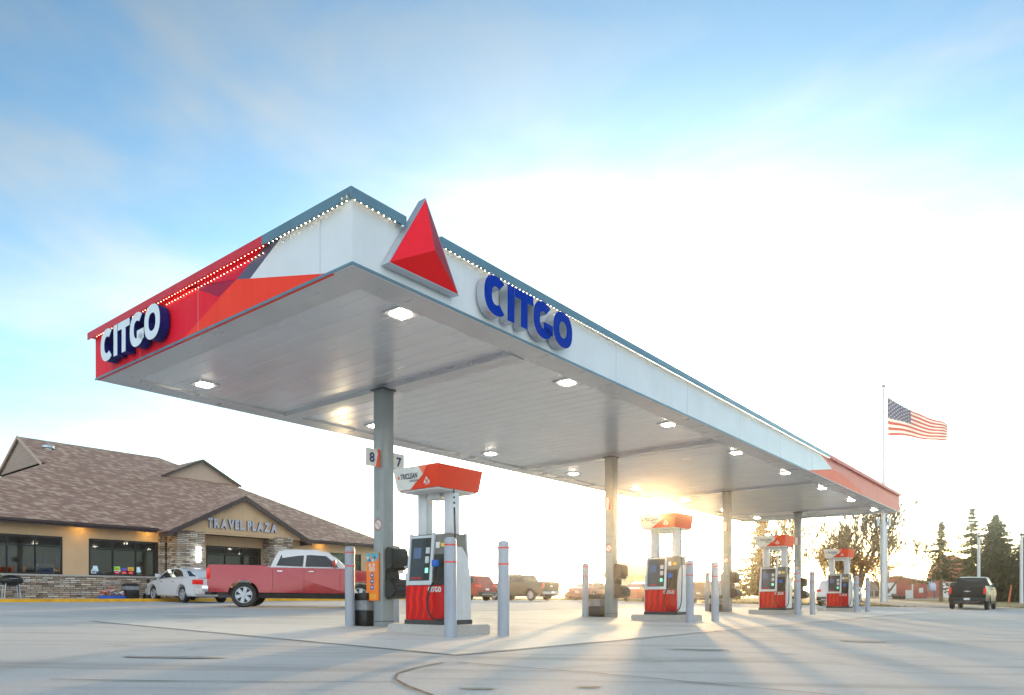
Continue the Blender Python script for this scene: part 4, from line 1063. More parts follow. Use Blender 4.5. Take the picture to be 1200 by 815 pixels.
# ------------------------------------------------------------------ vehicles
PAINT = {}
def paint(n, c, metal=.2): return mat('paint_'+n, c, .25, metal, .03, 1.5, coat=.8)
SPEC = dict(
 sedan=dict(L=4.9, W=1.84, wb=(1.05, 3.88), r=.335, top=1.46,
   body=[(4.86, .27), (4.92, .5), (4.86, .66), (4.6, .78), (3.95, .90), (3.45, .97), (.85, 1.04), (.30, 1.04), (.06, .98), (.0, .80), (.02, .55), (.08, .30)],
   cab=[(.62, 1.02), (1.15, 1.30), (1.62, 1.43), (2.25, 1.46), (2.85, 1.40), (3.25, 1.20), (3.62, .955)],
   side=[[(1.02, 1.08), (1.35, 1.28), (1.75, 1.385), (2.12, 1.40), (2.10, 1.05)], [(2.17, 1.05), (2.19, 1.40), (2.75, 1.35), (3.08, 1.18), (3.28, 1.00)]],
   rear=((.74, 1.07), (1.18, 1.30)), wind=((3.18, 1.22), (3.5, 1.02)), belt=.98),
 suv=dict(L=4.65, W=1.84, wb=(.95, 3.65), r=.36, top=1.72,
   body=[(4.60, .32), (4.66, .58), (4.60, .86), (4.3, .98), (3.5, 1.06), (.35, 1.12), (.08, 1.08), (.0, .85), (.0, .6), (.08, .36)],
   cab=[(.10, 1.08), (.30, 1.45), (.48, 1.64), (1.2, 1.72), (2.3, 1.72), (2.85, 1.62), (3.2, 1.36), (3.55, 1.05)],
   side=[[(.42, 1.18), (.58, 1.52), (1.15, 1.60), (1.12, 1.14)], [(1.20, 1.13), (1.23, 1.61), (2.05, 1.62), (2.03, 1.12)], [(2.10, 1.11), (2.12, 1.62), (2.75, 1.54), (3.05, 1.33), (3.25, 1.10)]],
   rear=((.17, 1.16), (.42, 1.55)), wind=((2.95, 1.55), (3.42, 1.14)), belt=1.06),
 pickup=dict(L=5.85, W=2.02, wb=(1.15, 4.85), r=.41, top=1.92,
   body=[(5.78, .45), (5.86, .75), (5.82, 1.06), (5.6, 1.20), (4.3, 1.32), (1.9, 1.32), (1.88, 1.38), (.06, 1.39), (.0, 1.30), (.0, .62), (.06, .52)],
   cab=[(1.96, 1.30), (2.04, 1.58), (2.2, 1.88), (2.6, 1.94), (3.4, 1.94), (3.8, 1.86), (4.1, 1.62), (4.42, 1.30)],
   side=[[(2.16, 1.39), (2.30, 1.78), (3.02, 1.82), (3.0, 1.37)], [(3.08, 1.37), (3.10, 1.82), (3.68, 1.78), (3.95, 1.57), (4.14, 1.37)]],
   rear=((2.02, 1.42), (2.15, 1.80)), wind=((3.85, 1.82), (4.30, 1.40)), belt=1.31))
def vehicle(name, kind, P, label, cat, px, d, hd, group=None, P2=None, seed=0, cap=False, scale=1, loc=None):
    S = SPEC[kind]; L, W, r = S['L'], S['W'], S['r']; hw = W/2
    if loc is None: loc = ((px-600)/840*d, d)
    rz = math.atan2(hd[1], hd[0])
    root = empty(name, (loc[0], loc[1], g(*loc)), rz, label, cat, group)
    # tilt with the ground
    l = math.hypot(*hd); f = (hd[0]/l, hd[1]/l); e = 1.5
    gx_ = (g(loc[0]+f[0]*e, loc[1]+f[1]*e)-g(loc[0]-f[0]*e, loc[1]-f[1]*e))/(2*e); gy_ = (g(loc[0]-f[1]*e, loc[1]+f[0]*e)-g(loc[0]+f[1]*e, loc[1]-f[0]*e))/(2*e)
    root.rotation_euler = (math.atan(gy_), -math.atan(gx_), rz)
    x0 = -L/2
    def wid(x, z):
        k = 1 - .10*sstep(abs(x-L/2), L*.36, L*.5)
        if z < .45: k *= .95+.05*sstep(z, .2, .45)
        b = S['belt']
        if z > b-.25: k *= 1-.03*sstep(z, b-.25, b)
        if z > b: k *= (1-.26*min(1, (z-b)/(S['top']-b)))*(.94 if kind == 'pickup' and z > b+.09 else 1)
        return hw*k
    def arches():
        out = []
        for i, cx in enumerate(S['wb']):
            R = r+.075
            pts = [(cx+math.cos(PI*t/12)*R, r+math.sin(PI*t/12)*R) for t in range(13)]
            zb = S['body'][-1][1]-.03
            out.append([(cx-R, zb)] + pts[::-1] + [(cx+R, zb)])
        return out[0]+out[1]
    outline = S['body'] + [(S['body'][-1][0]+.02, S['body'][-1][1]-.03)] + arches()
    outline = [p for p in outline]
    def loft(outl, name_, m, bev=.05, parent=root, inset=0):
        bm = bmesh.new(); rows = []
        for s in (-1, -.6, 0, .6, 1):
            rows.append([bm.verts.new((x0+x, s*(wid(x, z)-inset), z + (.0 if abs(s) > .9 else .012*(1-s*s)*(z > S['belt'])))) for x, z in outl])
        n = len(outl)
        for a, b in zip(rows, rows[1:]):
            for i in range(n): bm.faces.new((a[i], a[(i+1) % n], b[(i+1) % n], b[i]))
        bm.faces.new(rows[0][::-1]); bm.faces.new(rows[-1])
        bmesh.ops.recalc_face_normals(bm, faces=bm.faces)
        rim = [e for e in bm.edges if len(e.link_faces) == 2 and any(len(f_.verts) == n for f_ in e.link_faces)]
        if bev: bmesh.ops.bevel(bm, geom=rim, offset=bev, segments=3, affect='EDGES', clamp_overlap=True)
        bmesh.ops.triangulate(bm, faces=[f_ for f_ in bm.faces if len(f_.verts) > 4])
        mb = MB(); mb.bm(bm, 0, True); return mb.build(name_, m, parent)
    body = loft(outline, 'body', P, .035)
    cab = S['cab']
    cb = loft(cab, 'cabin', P if P2 is None else P2, .03)
    def spanel(mb, pts, s, off, th=.012):
        mb.prism(pts, lambda x, z: (x0+x, s*(wid(x, z)+off), z), lambda x, z: (x0+x, s*(wid(x, z)+off-th), z))
    for s in (-1, 1):
        for k, pts in enumerate(S['side']):
            mb = MB(); spanel(mb, pts, s, .008); mb.build('side_window', M_cglass, root)
    def cross(name_, a, b, m, off, k=.86, hz=None):
        (xa, za), (xb, zb_) = a, b
        nx, nz = (zb_-za), -(xb-xa); l_ = math.hypot(nx, nz); nx /= l_; nz /= l_
        if (nx < 0) != (off[0] < 0): nx, nz = -nx, -nz
        o = .014
        mb = MB(); A_ = []
        for oo in (o, -.01):
            A_ += [(x0+xa+nx*oo, -wid(xa, za)*k, za+nz*oo+.006), (x0+xa+nx*oo, wid(xa, za)*k, za+nz*oo+.006), (x0+xb+nx*oo, wid(xb, zb_)*k, zb_+nz*oo+.006), (x0+xb+nx*oo, -wid(xb, zb_)*k, zb_+nz*oo+.006)]
        mb.add(A_, [(0, 1, 2, 3), (7, 6, 5, 4), (0, 4, 5, 1), (1, 5, 6, 2), (2, 6, 7, 3), (3, 7, 4, 0)])
        return mb.build(name_, m, root)
    cross('rear_window', *S['rear'], M_cglass, (-1, 0)); cross('windshield', *S['wind'], M_cglass, (1, 0))
    # wheels
    for cx in S['wb']:
        for s in (-1, 1):
            ya, yb = s*(hw-.03), s*(hw-.25)
            pr = [(r*.62, ya-s*.02), (r*.90, ya-s*.0), (r*.985, ya-s*.03), (r, ya-s*.06), (r, yb+s*.04), (r*.93, yb)]
            mb = MB(); n = 28; vs = []; fs = []
            for rr, y in pr:
                for i in range(n): q = 2*PI*i/n; vs.append((x0+cx+rr*math.cos(q), y, r+rr*math.sin(q)))
            for j in range(len(pr)-1):
                for i in range(n): fs.append((j*n+i, j*n+(i+1) % n, (j+1)*n+(i+1) % n, (j+1)*n+i))
            fs.append(tuple(range((len(pr)-1)*n, len(pr)*n)))
            mb.add(vs, fs, 0, True); w = mb.build('wheel', M_rubber, root)
            mb = MB()
            mb.cyl((x0+cx, ya-s*.08, r), (x0+cx, ya-s*.10, r), r*.63, n=24, mi=1)
            mb.cyl((x0+cx, ya-s*.08, r), (x0+cx, ya-s*.015, r), r*.13, n=12, mi=0)
            for i in range(5 if kind != 'pickup' else 6):
                q = 2*PI*i/(5 if kind != 'pickup' else 6)+.3; c, sn = math.cos(q), math.sin(q); ww = .16*r
                A_ = []
                for yy_ in (ya-s*.02, ya-s*.08):
                    for (rr, t) in ((.08*r, ww*.6), (.62*r, ww), (.62*r, -ww), (.08*r, -ww*.6)): A_.append((x0+cx+c*rr-sn*t, yy_, r+sn*rr+c*t))
                mb.add(A_, [(0, 1, 2, 3), (7, 6, 5, 4), (0, 4, 5, 1), (1, 5, 6, 2), (2, 6, 7, 3), (3, 7, 4, 0)], 0)
            mb.tube([(x0+cx+math.cos(2*PI*i/24)*r*.63, ya-s*.02, r+math.sin(2*PI*i/24)*r*.63) for i in range(25)], .014, 6, 0)
            mb.build('rim', [M_black if kind == 'pickup' and seed == 1 else M_galv, M_dark], w)
    mb = MB(); mb.box(x0+.3, x0+L-.3, -hw+.28, hw-.28, r*.75, r*1.25+.1); mb.build('underbody', M_dark, root)
    # lights, bumper, plate
    bt = S['belt']
    for s in (-1, 1):
        if kind == 'pickup': zz = (.92, 1.27); ww = .13
        elif kind == 'suv': zz = (.92, 1.06); ww = .30
        else: zz = (.76, .95); ww = .32
        ye = wid(.02, .8)
        mb = MB(); mb.bbox(x0-.022, x0+(.28 if kind != 'pickup' else .10), min(s*(ye-ww), s*(ye+.008)), max(s*(ye-ww), s*(ye+.008)), zz[0], zz[1], .015); mb.build('tail_light', M_tail, root)
        yf = wid(L-.2, .7)
        mb = MB(); zc = .62 if kind == 'sedan' else (.80 if kind == 'suv' else .95)
        mb.bbox(x0+L-.42, x0+L-.02, min(s*(yf-.32), s*(yf+.01)), max(s*(yf-.32), s*(yf+.01)), zc-.07, zc+.09, .02); mb.build('headlight', M_chrome, root)
        mx_ = {'sedan': 3.15, 'suv': 3.1, 'pickup': 4.0}[kind]; my = wid(mx_, bt+.1)
        mb = MB(); mb.bbox(x0+mx_-.05, x0+mx_+.08, min(s*(my+.04), s*(my+.24)), max(s*(my+.04), s*(my+.24)), bt+.06, bt+.22+(.06 if kind == 'pickup' else 0), .02)
        mb.box(x0+mx_, x0+mx_+.04, min(s*(my-.02), s*(my+.06)), max(s*(my-.02), s*(my+.06)), bt+.08, bt+.11)
        mb.build('mirror', M_black if seed == 1 else P, root)
        # door seams and handles
        for x_ in ([2.14, 3.3] if kind == 'sedan' else ([1.16, 2.06, 3.3] if kind == 'suv' else [2.05, 3.04, 4.2])):
            mb = MB(); spanel(mb, [(x_, .45), (x_+.012, .45), (x_+.012, bt-.03), (x_, bt-.03)], s, .002, .004); mb.build('door_seam', M_black, root)
        for x_ in ([1.75, 2.85] if kind == 'sedan' else ([1.3, 2.25] if kind == 'suv' else [2.2, 3.2])):
            mb = MB(); spanel(mb, [(x_, bt-.12), (x_+.16, bt-.12), (x_+.16, bt-.09), (x_, bt-.09)], s, .03, .03); mb.build('door_handle', M_chrome if seed != 1 else M_black, root)
        if kind != 'sedan':
            mb = MB()
            spanel(mb, [(S['wb'][0]+r+.1, .36), (S['wb'][1]-r-.1, .36), (S['wb'][1]-r-.1, .46), (S['wb'][0]+r+.1, .46)], s, .02, .03); mb.build('side_sill', M_black, root)
    mb = MB()
    if kind == 'pickup':
        mb.bbox(x0-.16, x0+.05, -.92, .92, .50, .70, .03, 0); mb.box(x0-.14, x0+.1, -.6, .6, .40, .52, 1)
        mb.build('rear_bumper', [M_black if seed == 1 else M_chrome, M_dark], root)
        mb = MB(); mb.box(x0-.008, x0+.02, -.80, .80, .76, 1.33, 0); mb.box(x0-.014, x0-.0085, -.12, .12, 1.24, 1.28, 1); tg = mb.build('tailgate', [P, M_black], root)
        mb = MB(); mb.prism([(a_, b_+.04) for a_, b_ in [(-.17, 1.04), (-.15, 1.00), (-.06, 1.00), (-.05, .98), (.05, .98), (.06, 1.00), (.15, 1.00), (.17, 1.04), (.06, 1.04), (.05, 1.06), (-.05, 1.06), (-.06, 1.04)]], lambda a, b: (x0-.012, a, b), lambda a, b: (x0-.0085, a, b))
        mb.build('badge', M_galv, tg)
        mb = MB(); mb.box(x0-.17, x0-.161, -.15, .15, .56, .68)
        mb.build('plate', M_plate, root)
        mb = MB(); mb.box(x0+.10, x0+1.84, -.80, .80, 1.386, 1.3965); mb.build('bed_cover', M_black, root)
    else:
        zb_ = .50
        mb.bbox(x0-.04, x0+.25, -hw*.86, hw*.86, .36, .60, .03, 0); mb.build('rear_bumper', M_black if kind == 'suv' else P, root)
        if kind == 'suv':
            mb = MB(); mb.box(x0-.05, x0-.041, -.5, .5, .40, .47); mb.build('skid_plate', M_chrome, root)
        mb = MB(); mb.box(x0-.045 if kind == 'sedan' else x0-.02, x0-.001, -.15, .15, .70 if kind != 'sedan' else .62, .82 if kind != 'sedan' else .74)
        mb.build('plate', M_plate, root)
        if kind == 'suv':
            for s in (-1, 1):
                mb = MB(); mb.tube([(x0+.6, s*.56, 1.70), (x0+.7, s*.57, 1.77), (x0+2.3, s*.57, 1.77), (x0+2.4, s*.56, 1.70)], .018, 6); mb.build('roof_rail', M_galv, root)
    mb = MB(); zg = .45 if kind == 'sedan' else .62
    mb.bbox(x0+L-.06, x0+L+.0, -.55, .55, zg, zg+(.14 if kind == 'sedan' else .30), .02); mb.build('grille', M_black, root)
    if cap:
        bm = bmesh.new(); bmesh.ops.create_cube(bm, size=1)
        for v in bm.verts:
            up = v.co.z > 0; v.co = Vector((x0+.06+(v.co.x+.5)*1.88, v.co.y*2*(.80 if up else .93), 1.305 if not up else 1.97))
        bmesh.ops.bevel(bm, geom=bm.edges[:], offset=.06, segments=3, affect='EDGES'); mb = MB(); mb.bm(bm, 0, True)
        c = mb.build('bed_cap', cap, root)
        for s in (-1, 1):
            mb = MB(); f = lambda o: (lambda a, b: (x0+a, s*(.93-.13*(b-1.305)/.665+o), b))
            mb.prism([(.35, 1.45), (1.65, 1.45), (1.6, 1.82), (.42, 1.82)], f(.004), f(-.01)); mb.build('cap_window', M_cglass, c)
    if scale != 1: root.scale = (scale,)*3
    return root
Hd2 = (-.75, .66); Hd1 = (.6247, .7809)
P_white = paint('white', (.62, .62, .63), 0); P_black = mat('paint_black', (.006, .006, .007), .4, 0, .03, 1.5, spec=.3, coat=.15); P_red = paint('red', (.32, .015, .02)); P_olive = paint('olive', (.075, .06, .04))
P_burg = paint('burgundy', (.22, .02, .02)); P_red2 = paint('bright_red', (.34, .008, .016)); P_silver = paint('silver', (.45, .45, .46), .5); P_dark = paint('charcoal', (.05, .045, .045))
def centre(px, d, hd, kind, frac=.5, side=0):
    """put the rear bumper centre at px,d and return the vehicle's centre"""
    l = math.hypot(*hd); L = SPEC[kind]['L']/2
    return ((px-600)/840*d+hd[0]/l*L, d+hd[1]/l*L)
vehicle('parked_car', 'sedan', P_white, 'white sedan parked nose-in before the store, far left', 'car', 0, 0, Hd2, 'cars standing around the station', loc=centre(252, 29.4, Hd2, 'sedan'))
vehicle('pickup_truck', 'pickup', P_black, 'black crew cab pickup seen from behind at the far right', 'pickup truck', 0, 0, Hd1, 'pickup trucks in view', seed=1, loc=centre(1133, 41.2, Hd1, 'pickup'))
vehicle('pickup_truck', 'pickup', P_olive, 'dark olive crew cab pickup parked beyond the lone tall bollard', 'pickup truck', 0, 0, (-.72, .69), 'pickup trucks in view', loc=centre(646, 51.5, (-.72, .69), 'pickup'))
vehicle('parked_suv', 'suv', P_red, 'red suv parked just right of the nearest pump', 'suv', 0, 0, (-.70, .71), 'cars standing around the station', loc=centre(571, 47.5, (-.70, .71), 'suv'))
vehicle('parked_car', 'sedan', P_burg, 'dark red sedan parked left of the second column', 'car', 0, 0, Hd1, 'cars standing around the station', loc=centre(676, 56, Hd1, 'sedan'))
vehicle('parked_car', 'sedan', P_red, 'red sedan parked behind the second pump at its left', 'car', 0, 0, Hd1, 'cars standing around the station', loc=centre(737, 53, Hd1, 'sedan'))
vehicle('parked_car', 'suv', P_dark, 'dark hatchback seen between the second pump and the free bollard', 'car', 0, 0, Hd1, 'cars standing around the station', loc=centre(817, 50, Hd1, 'suv'), scale=.93)
vehicle('parked_suv', 'suv', P_white, 'white suv half hidden behind the farthest pump', 'suv', 0, 0, Hd1, 'cars standing around the station', loc=centre(972, 45.5, Hd1, 'suv'))
vehicle('pickup_truck', 'pickup', P_red2, 'red pickup with white cab passing in front of the store', 'pickup truck', 0, 0, (.985, .17), 'pickup trucks in view', P2=P_white, loc=(-7.45, 25.6), scale=1.04)

# ------------------------------------------------------------------ trees
M_needle = leaf_mat('spruce_needles', (.022, .036, .018), (.055, .066, .032), .9)
M_needle2 = leaf_mat('spruce_needles_warm', (.035, .038, .018), (.08, .075, .032), .9)
M_oleaf = leaf_mat('dry_leaves', (.30, .11, .03), (.42, .20, .06), .7)
M_bleaf = leaf_mat('brown_leaves', (.14, .075, .035), (.26, .14, .06), .7)
M_far = leaf_mat('far_foliage', (.06, .06, .035), (.12, .10, .05), .15)
def spruce(px, d, H, R, seed, label, base=.06, dens=1.0, shape=1.0, gap=.0, m=None, lean=0):
    rnd = random.Random(seed); x, y, z = at(px, d)
    r = empty('spruce_tree', (x, y, z), rnd.random()*6, label, 'tree', 'spruce trees beyond the lot')
    mb = MB(); mb.tube([(0, 0, -.3), (lean*.3, 0, H*.4), (lean, 0, H*.98)], [H*.017+.08, H*.011+.04, .02], 8); mb.build('trunk', M_bark, r)
    mb = MB(); n = int(42*dens)
    for i in range(n):
        t = base + (1-base)*(i+rnd.random()*.6)/n
        ln = R*1.5*(1-t)**.8*rnd.uniform(.6, 1.2)*shape if t < .97 else .3
        if t < .2: ln *= rnd.uniform(.75, 1)
        nb = rnd.randint(6, 10)
        for k in range(nb):
            if rnd.random() < gap: continue
            q = 2*PI*k/nb + rnd.random(); L_ = ln*rnd.uniform(.55, 1.15)
            zz = t*H; c, s = math.cos(q), math.sin(q); droop = rnd.uniform(.12, .34)
            m_ = max(5, int(L_*5.5*dens))
            for j in range(m_):
                f = (j+.6)/m_; rr = L_*f; zc = zz - droop*rr*(1-.35*f) + rnd.uniform(-.08, .08)
                w = (.30+.35*(1-f))*rnd.uniform(.7, 1.3)*(.6+.05*H/1.5)*.8; hh = rnd.uniform(.25, .6)*w*1.5
                q2 = rnd.uniform(-.9, .9)
                for tt in (0, 1):
                    a = q + PI/2 + rnd.uniform(-.6, .6) if tt else q+q2
                    ca, sa = math.cos(a), math.sin(a); px_, py_ = c*rr+rnd.uniform(-.1, .1), s*rr+rnd.uniform(-.1, .1)
                    mb.add([(px_-ca*w*.5, py_-sa*w*.5, zc), (px_+ca*w*.5, py_+sa*w*.5, zc+rnd.uniform(-.1, .1)), (px_+ca*w*.2+rnd.uniform(-.1, .1), py_+sa*w*.2, zc-hh*.8)], [(0, 1, 2)], 0)
    mb.build('crown', m or M_needle, r, fixn=False)
    return r
spruce(893, 70, 8.6, 3.5, 3, 'spruce between the third and farthest columns', .12, 1.0, 1, .05, M_needle2)
spruce(1103, 80, 9.0, 3.0, 5, 'thin ragged spruce with bare lower trunk left of the black pickup', .30, .75, 1.0, .42, lean=.3)
spruce(1139, 92, 12.0, 3.9, 8, 'tallest open spruce behind the black pickup', .10, .85, 1.05, .38)
spruce(1167, 88, 10.6, 4.2, 9, 'dense dark spruce right of the black pickup', .03, 1.5, 1.15, 0)
spruce(1203, 84, 8.0, 4.0, 12, 'spruce cut off by the right edge of view', .05, 1.2, 1, .05, M_needle2)
def branchy(px, d, H, seed, label, spread=.5, leaves=0, leafm=None, low=.55, name='bare_tree', depth=6, thick=.26, fork=1.6):
    rnd = random.Random(seed); x, y, z = at(px, d)
    r = empty(name, (x, y, z), 0, label, 'tree', 'leafless and brown-leaved trees beyond the lot')
    mb = MB(); tips = []
    def grow(p, dr, L_, rad, lv):
        n = 4; pts = [p.copy()]; rs = [rad]; q = p.copy(); v = dr.copy()
        for i in range(n):
            v = (v + Vector((rnd.uniform(-1, 1), rnd.uniform(-1, 1), rnd.uniform(-.1, 1.1)))*.13).normalized()
            q = q + v*L_/n; pts.append(q.copy()); rs.append(rad*(1-.42*(i+1)/n))
            if lv >= 1: tips.append((q.copy(), lv))
        mb.tube(pts, rs, 6 if lv < 3 else 4)
        if lv >= depth: return
        k = rnd.randint(2, 3) if lv else 7
        for i in range(k):
            aq = rnd.uniform(0, 2*PI) if lv else 2*PI*i/7+rnd.random()*.5; ax = Vector((math.cos(aq), math.sin(aq), rnd.uniform(-.1, .5))).normalized()
            nd = (v + ax*spread*rnd.uniform(.6, 1.2)).normalized(); nd.z = max(nd.z, .2 if lv > 2 else .5); nd.normalize()
            st_ = pts[-1] if i < 2 or (lv == 0 and i % 2) else pts[rnd.randint(1, 3)]
            grow(st_, nd, (L_*2.3 if lv == 0 else L_)*rnd.uniform(.66, .88), max(.034, rs[-1]*rnd.uniform(.66, .88)), lv+1)
    grow(Vector((0, 0, -.3)), Vector((0, 0, 1)), H*.11, thick, 0)
    top = max(v[2] for v in mb.v); k = H/top
    mb.v = [(a*k, b*k, c*k) for a, b, c in mb.v]
    mb.build('trunk', M_bark, r, fixn=False)
    if leaves:
        lf = MB(); tt = [t for t in tips if t[0].z*k < H*low and t[1] >= 2]
        for i in range(leaves):
            p = rnd.choice(tt)[0]*k + Vector((rnd.gauss(0, .32), rnd.gauss(0, .32), rnd.gauss(0, .28)-.1))
            if p.z < H*.12: p.z = H*.12+rnd.random()
            a = Vector((rnd.uniform(-1, 1), rnd.uniform(-1, 1), rnd.uniform(-1, 1))).normalized(); b = a.orthogonal(); s = rnd.uniform(.06, .13)
            lf.add([p+a*s, p+b*s*.8, p-a*s, p-b*s*.8], [(0, 1, 2, 3)])
        lf.build('crown', leafm, r, fixn=False)
    return r
branchy(1006, 76, 12.0, 21, 'big half bare tree with orange leaves behind the flagpole', .62, 4200, M_oleaf, .40, 'broadleaf_tree', 6, .34)
branchy(985, 84, 9.0, 25, 'brown-leaved tree behind the farthest pump', .6, 2400, M_bleaf, .6, 'broadleaf_tree', 6, .26)
branchy(921, 82, 11.5, 31, 'bare tree behind the third pump', .5, 250, M_bleaf, .5, 'broadleaf_tree', 6, .24)
branchy(1036, 92, 9.6, 44, 'spreading bare tree just right of the flagpole', .7, 1500, M_oleaf, .5, 'broadleaf_tree', 6, .22)
branchy(640, 200, 9, 51, 'tiny far tree above the olive pickup', .6, 800, M_bleaf, 1, 'broadleaf_tree', 5, .2) if False else None
# shrubs and far wood
def clump(name, px, d, w, hh, seed, label, m, n=900, cat='shrub', group=None, dp=None):
    rnd = random.Random(seed); x, y, z = at(px, d)
    lf = MB()
    lobes = [(rnd.uniform(-.5, .5)*w, rnd.uniform(-.4, .4)*(dp or w), rnd.uniform(.35, .8)*hh, rnd.uniform(.25, .45)*hh) for _ in range(max(4, int(w/hh*4)))]
    for i in range(n):
        c = rnd.choice(lobes); v = Vector((rnd.gauss(0, 1), rnd.gauss(0, 1), rnd.gauss(0, 1))).normalized()*c[3]*rnd.uniform(.6, 1.1)
        p = Vector((c[0]+v.x, c[1]+v.y, max(.0, min(c[2]+v.z, hh*1.05)) if rnd.random() < .7 else rnd.random()*c[2])); s = hh*rnd.uniform(.05, .11)
        a = Vector((rnd.uniform(-1, 1), rnd.uniform(-1, 1), rnd.uniform(-1, 1))).normalized(); b = a.orthogonal()
        lf.add([p+a*s, p+b*s, p-a*s, p-b*s], [(0, 1, 2, 3)])
    if cat is None:
        o = lf.build(name, m, fixn=False); o.location = (x, y, z); return tag(o, label, 'wood', kind='stuff')
    o = lf.build(name, m, fixn=False); o.location = (x, y, z-.1)
    return tag(o, label, cat, group)
lf = MB(); rnd = random.Random(77)
for i in range(26000):
    px = rnd.uniform(520, 1010); d = rnd.uniform(300, 340)
    top = 3.2+1.8*math.sin(px*.11)+1.3*math.sin(px*.37+1)+.9*math.sin(px*.9); top = max(1.6, top)
    top *= (1.15 if px > 690 else .55)
    x, y, z = at(px, d); p = Vector((x, y, z+top*math.sqrt(rnd.random()))); s = rnd.uniform(.25, .7)
    a = Vector((rnd.uniform(-1, 1), rnd.uniform(-1, 1), rnd.uniform(-1, 1))).normalized(); b = a.orthogonal()
    lf.add([p+a*s, p+b*s, p-a*s, p-b*s], [(0, 1, 2, 3)])
tag(lf.build('tree_line', M_far, fixn=False), 'low brown tree line along the horizon behind the pumps', 'wood', kind='stuff')
clump('shrub', 634, 62, 0, 0, 1, '', M_bleaf) if False else None
clump('shrub', 690, 74, 4.5, 1.5, 61, 'brown shrub at the left of the small tan house', M_bleaf, 1400, group='shrubs beyond the lot')
clump('shrub', 706, 78, 3, 1.3, 62, 'lower brown shrub against the small tan house', M_bleaf, 900, group='shrubs beyond the lot')
clump('shrub', 1176, 84, 6, 3.2, 63, 'dark green shrub under the dense spruce at right', M_needle2, 2400, group='shrubs beyond the lot')
clump('shrub', 862, 90, 10, 1.8, 64, 'long low hedge in the sun right of the third column', M_bleaf, 2400, group='shrubs beyond the lot')

# ------------------------------------------------------------------ farm buildings
M_barn = mat('barn_red', (.33, .045, .05), .7, 0, .12, 2); M_tin = mat('tin_roof', (.55, .60, .66), .4, .4, .1); M_roofg = mat('roof_grey', (.16, .15, .16), .8, 0, .1)
M_bw = mat('barn_white', (.68, .70, .72), .6); M_grey = mat('house_grey', (.36, .36, .38), .7); M_binb = mat('bin_blue', (.42, .52, .68), .4, .2); M_tan = mat('house_tan', (.46, .38, .28), .8)
def facing(px, d): x, y, z = at(px, d); return x, y, z, -math.atan2(x, y)
def X(pa, pb, d): return (pb-pa)/840*d
def box_building(name, px0, px1, d, zt, dep, wallm, label, cat='building'):
    x, y, z = at((px0+px1)/2, d); r = empty(name, (x, y, z), -math.atan2(x, y), label, cat); return r, X(px0, px1, d)/2*math.cos(math.atan2(x, y)), dep
def zpx(py, d, z): return .665+(700-py)/840*d - z
# round-roofed barn
d = 135; r, w, dep = box_building('red_barn', 1086, 1141, d, 0, 14, M_barn, 'big red barn with rounded roof behind the spruces'); z = r.location.z
et, pk = zpx(676, d, z), zpx(652, d, z)
arc = [(-w, -.3), (-w, et*.55)] + [(-w*math.cos(PI*t/14), et*.55+(pk-et*.55)*math.sin(PI*t/14)**.8) for t in range(1, 14)] + [(w, et*.55), (w, -.3)]
mb = MB(); mb.prism(arc, lambda a, b: (a, 0, b), lambda a, b: (a, dep, b)); mb.build('wall', M_barn, r)
mb = MB()
aa = arc[1:-1]
for (a, b) in zip(aa, aa[1:]): mb.add([(a[0]*1.02, -.3, a[1]+.12), (b[0]*1.02, -.3, b[1]+.12), (b[0]*1.02, dep+.3, b[1]+.12), (a[0]*1.02, dep+.3, a[1]+.12)], [(0, 1, 2, 3)], 0, True)
mb.build('roof', M_roofg, r, fixn=False)
mb = MB(); mb.box(-1.2, 1.2, -.08, -.01, 0, 2.9); mb.build('door', M_bw, r)
# low red shed with metal roof, sloping off to the right
d = 112; r, w, dep = box_building('red_shed', 1038, 1086, d, 0, 9, M_barn, 'long red shed with white sliding door and pale metal roof'); z = r.location.z
h0, h1 = zpx(675.5, d, z), zpx(683, d, z)
hl = zpx(681.5, d, z)
mb = MB(); mb.prism([(-w, -.3), (w, -.3), (w, h1), (-w*.45, h0), (-w, hl+.6)], lambda a, b: (a, 0, b), lambda a, b: (a, dep, b)); mb.build('wall', M_barn, r)
mb = MB(); mb.prism([(w+.3, h1-.02), (w+.3, h1+.16), (-w*.45, h0+.22), (-w-.3, hl+.65), (-w-.3, hl+.5), (-w*.45, h0+.03)], lambda a, b: (a, -.4, b), lambda a, b: (a, dep+.3, b)); mb.build('roof', M_tin, r)
mb = MB(); mb.box(-w*.98, -w*.49, -.12, -.02, 0, hl-.2); mb.build('sliding_door', M_bw, r)
mb = MB(); mb.box(-.1, .75, -.08, -.01, 0, 1.3); mb.box(.75+.0, .95, -.06, -.01, 0, h1-.05); mb.build('door', M_bw, r)
mb = MB(); mb.box(w*.62, w*.82, -.07, -.01, .9, 1.6); mb.build('window', M_bw, r)
# pale feed bin
d = 116; r, w, _ = box_building('feed_bin', 1084, 1097, d, 0, 2, M_binb, 'small pale blue feed bin on dark legs beside the red barn', 'bin'); z = r.location.z
mb = MB(); mb.lathe([(w*.9, 1.15), (w, 1.3), (w, 2.2), (w*.3, 3.0), (.12, 3.2), (.1, 3.4)], 16); mb.build('hopper', M_binb, r)
for sx in (-.55, .55):
    for sy in (-.5, .5): mb = MB(); mb.cyl((sx, sy, 1.3), (sx, sy, -.1), .11, n=8); mb.build('leg', M_pbl, r)
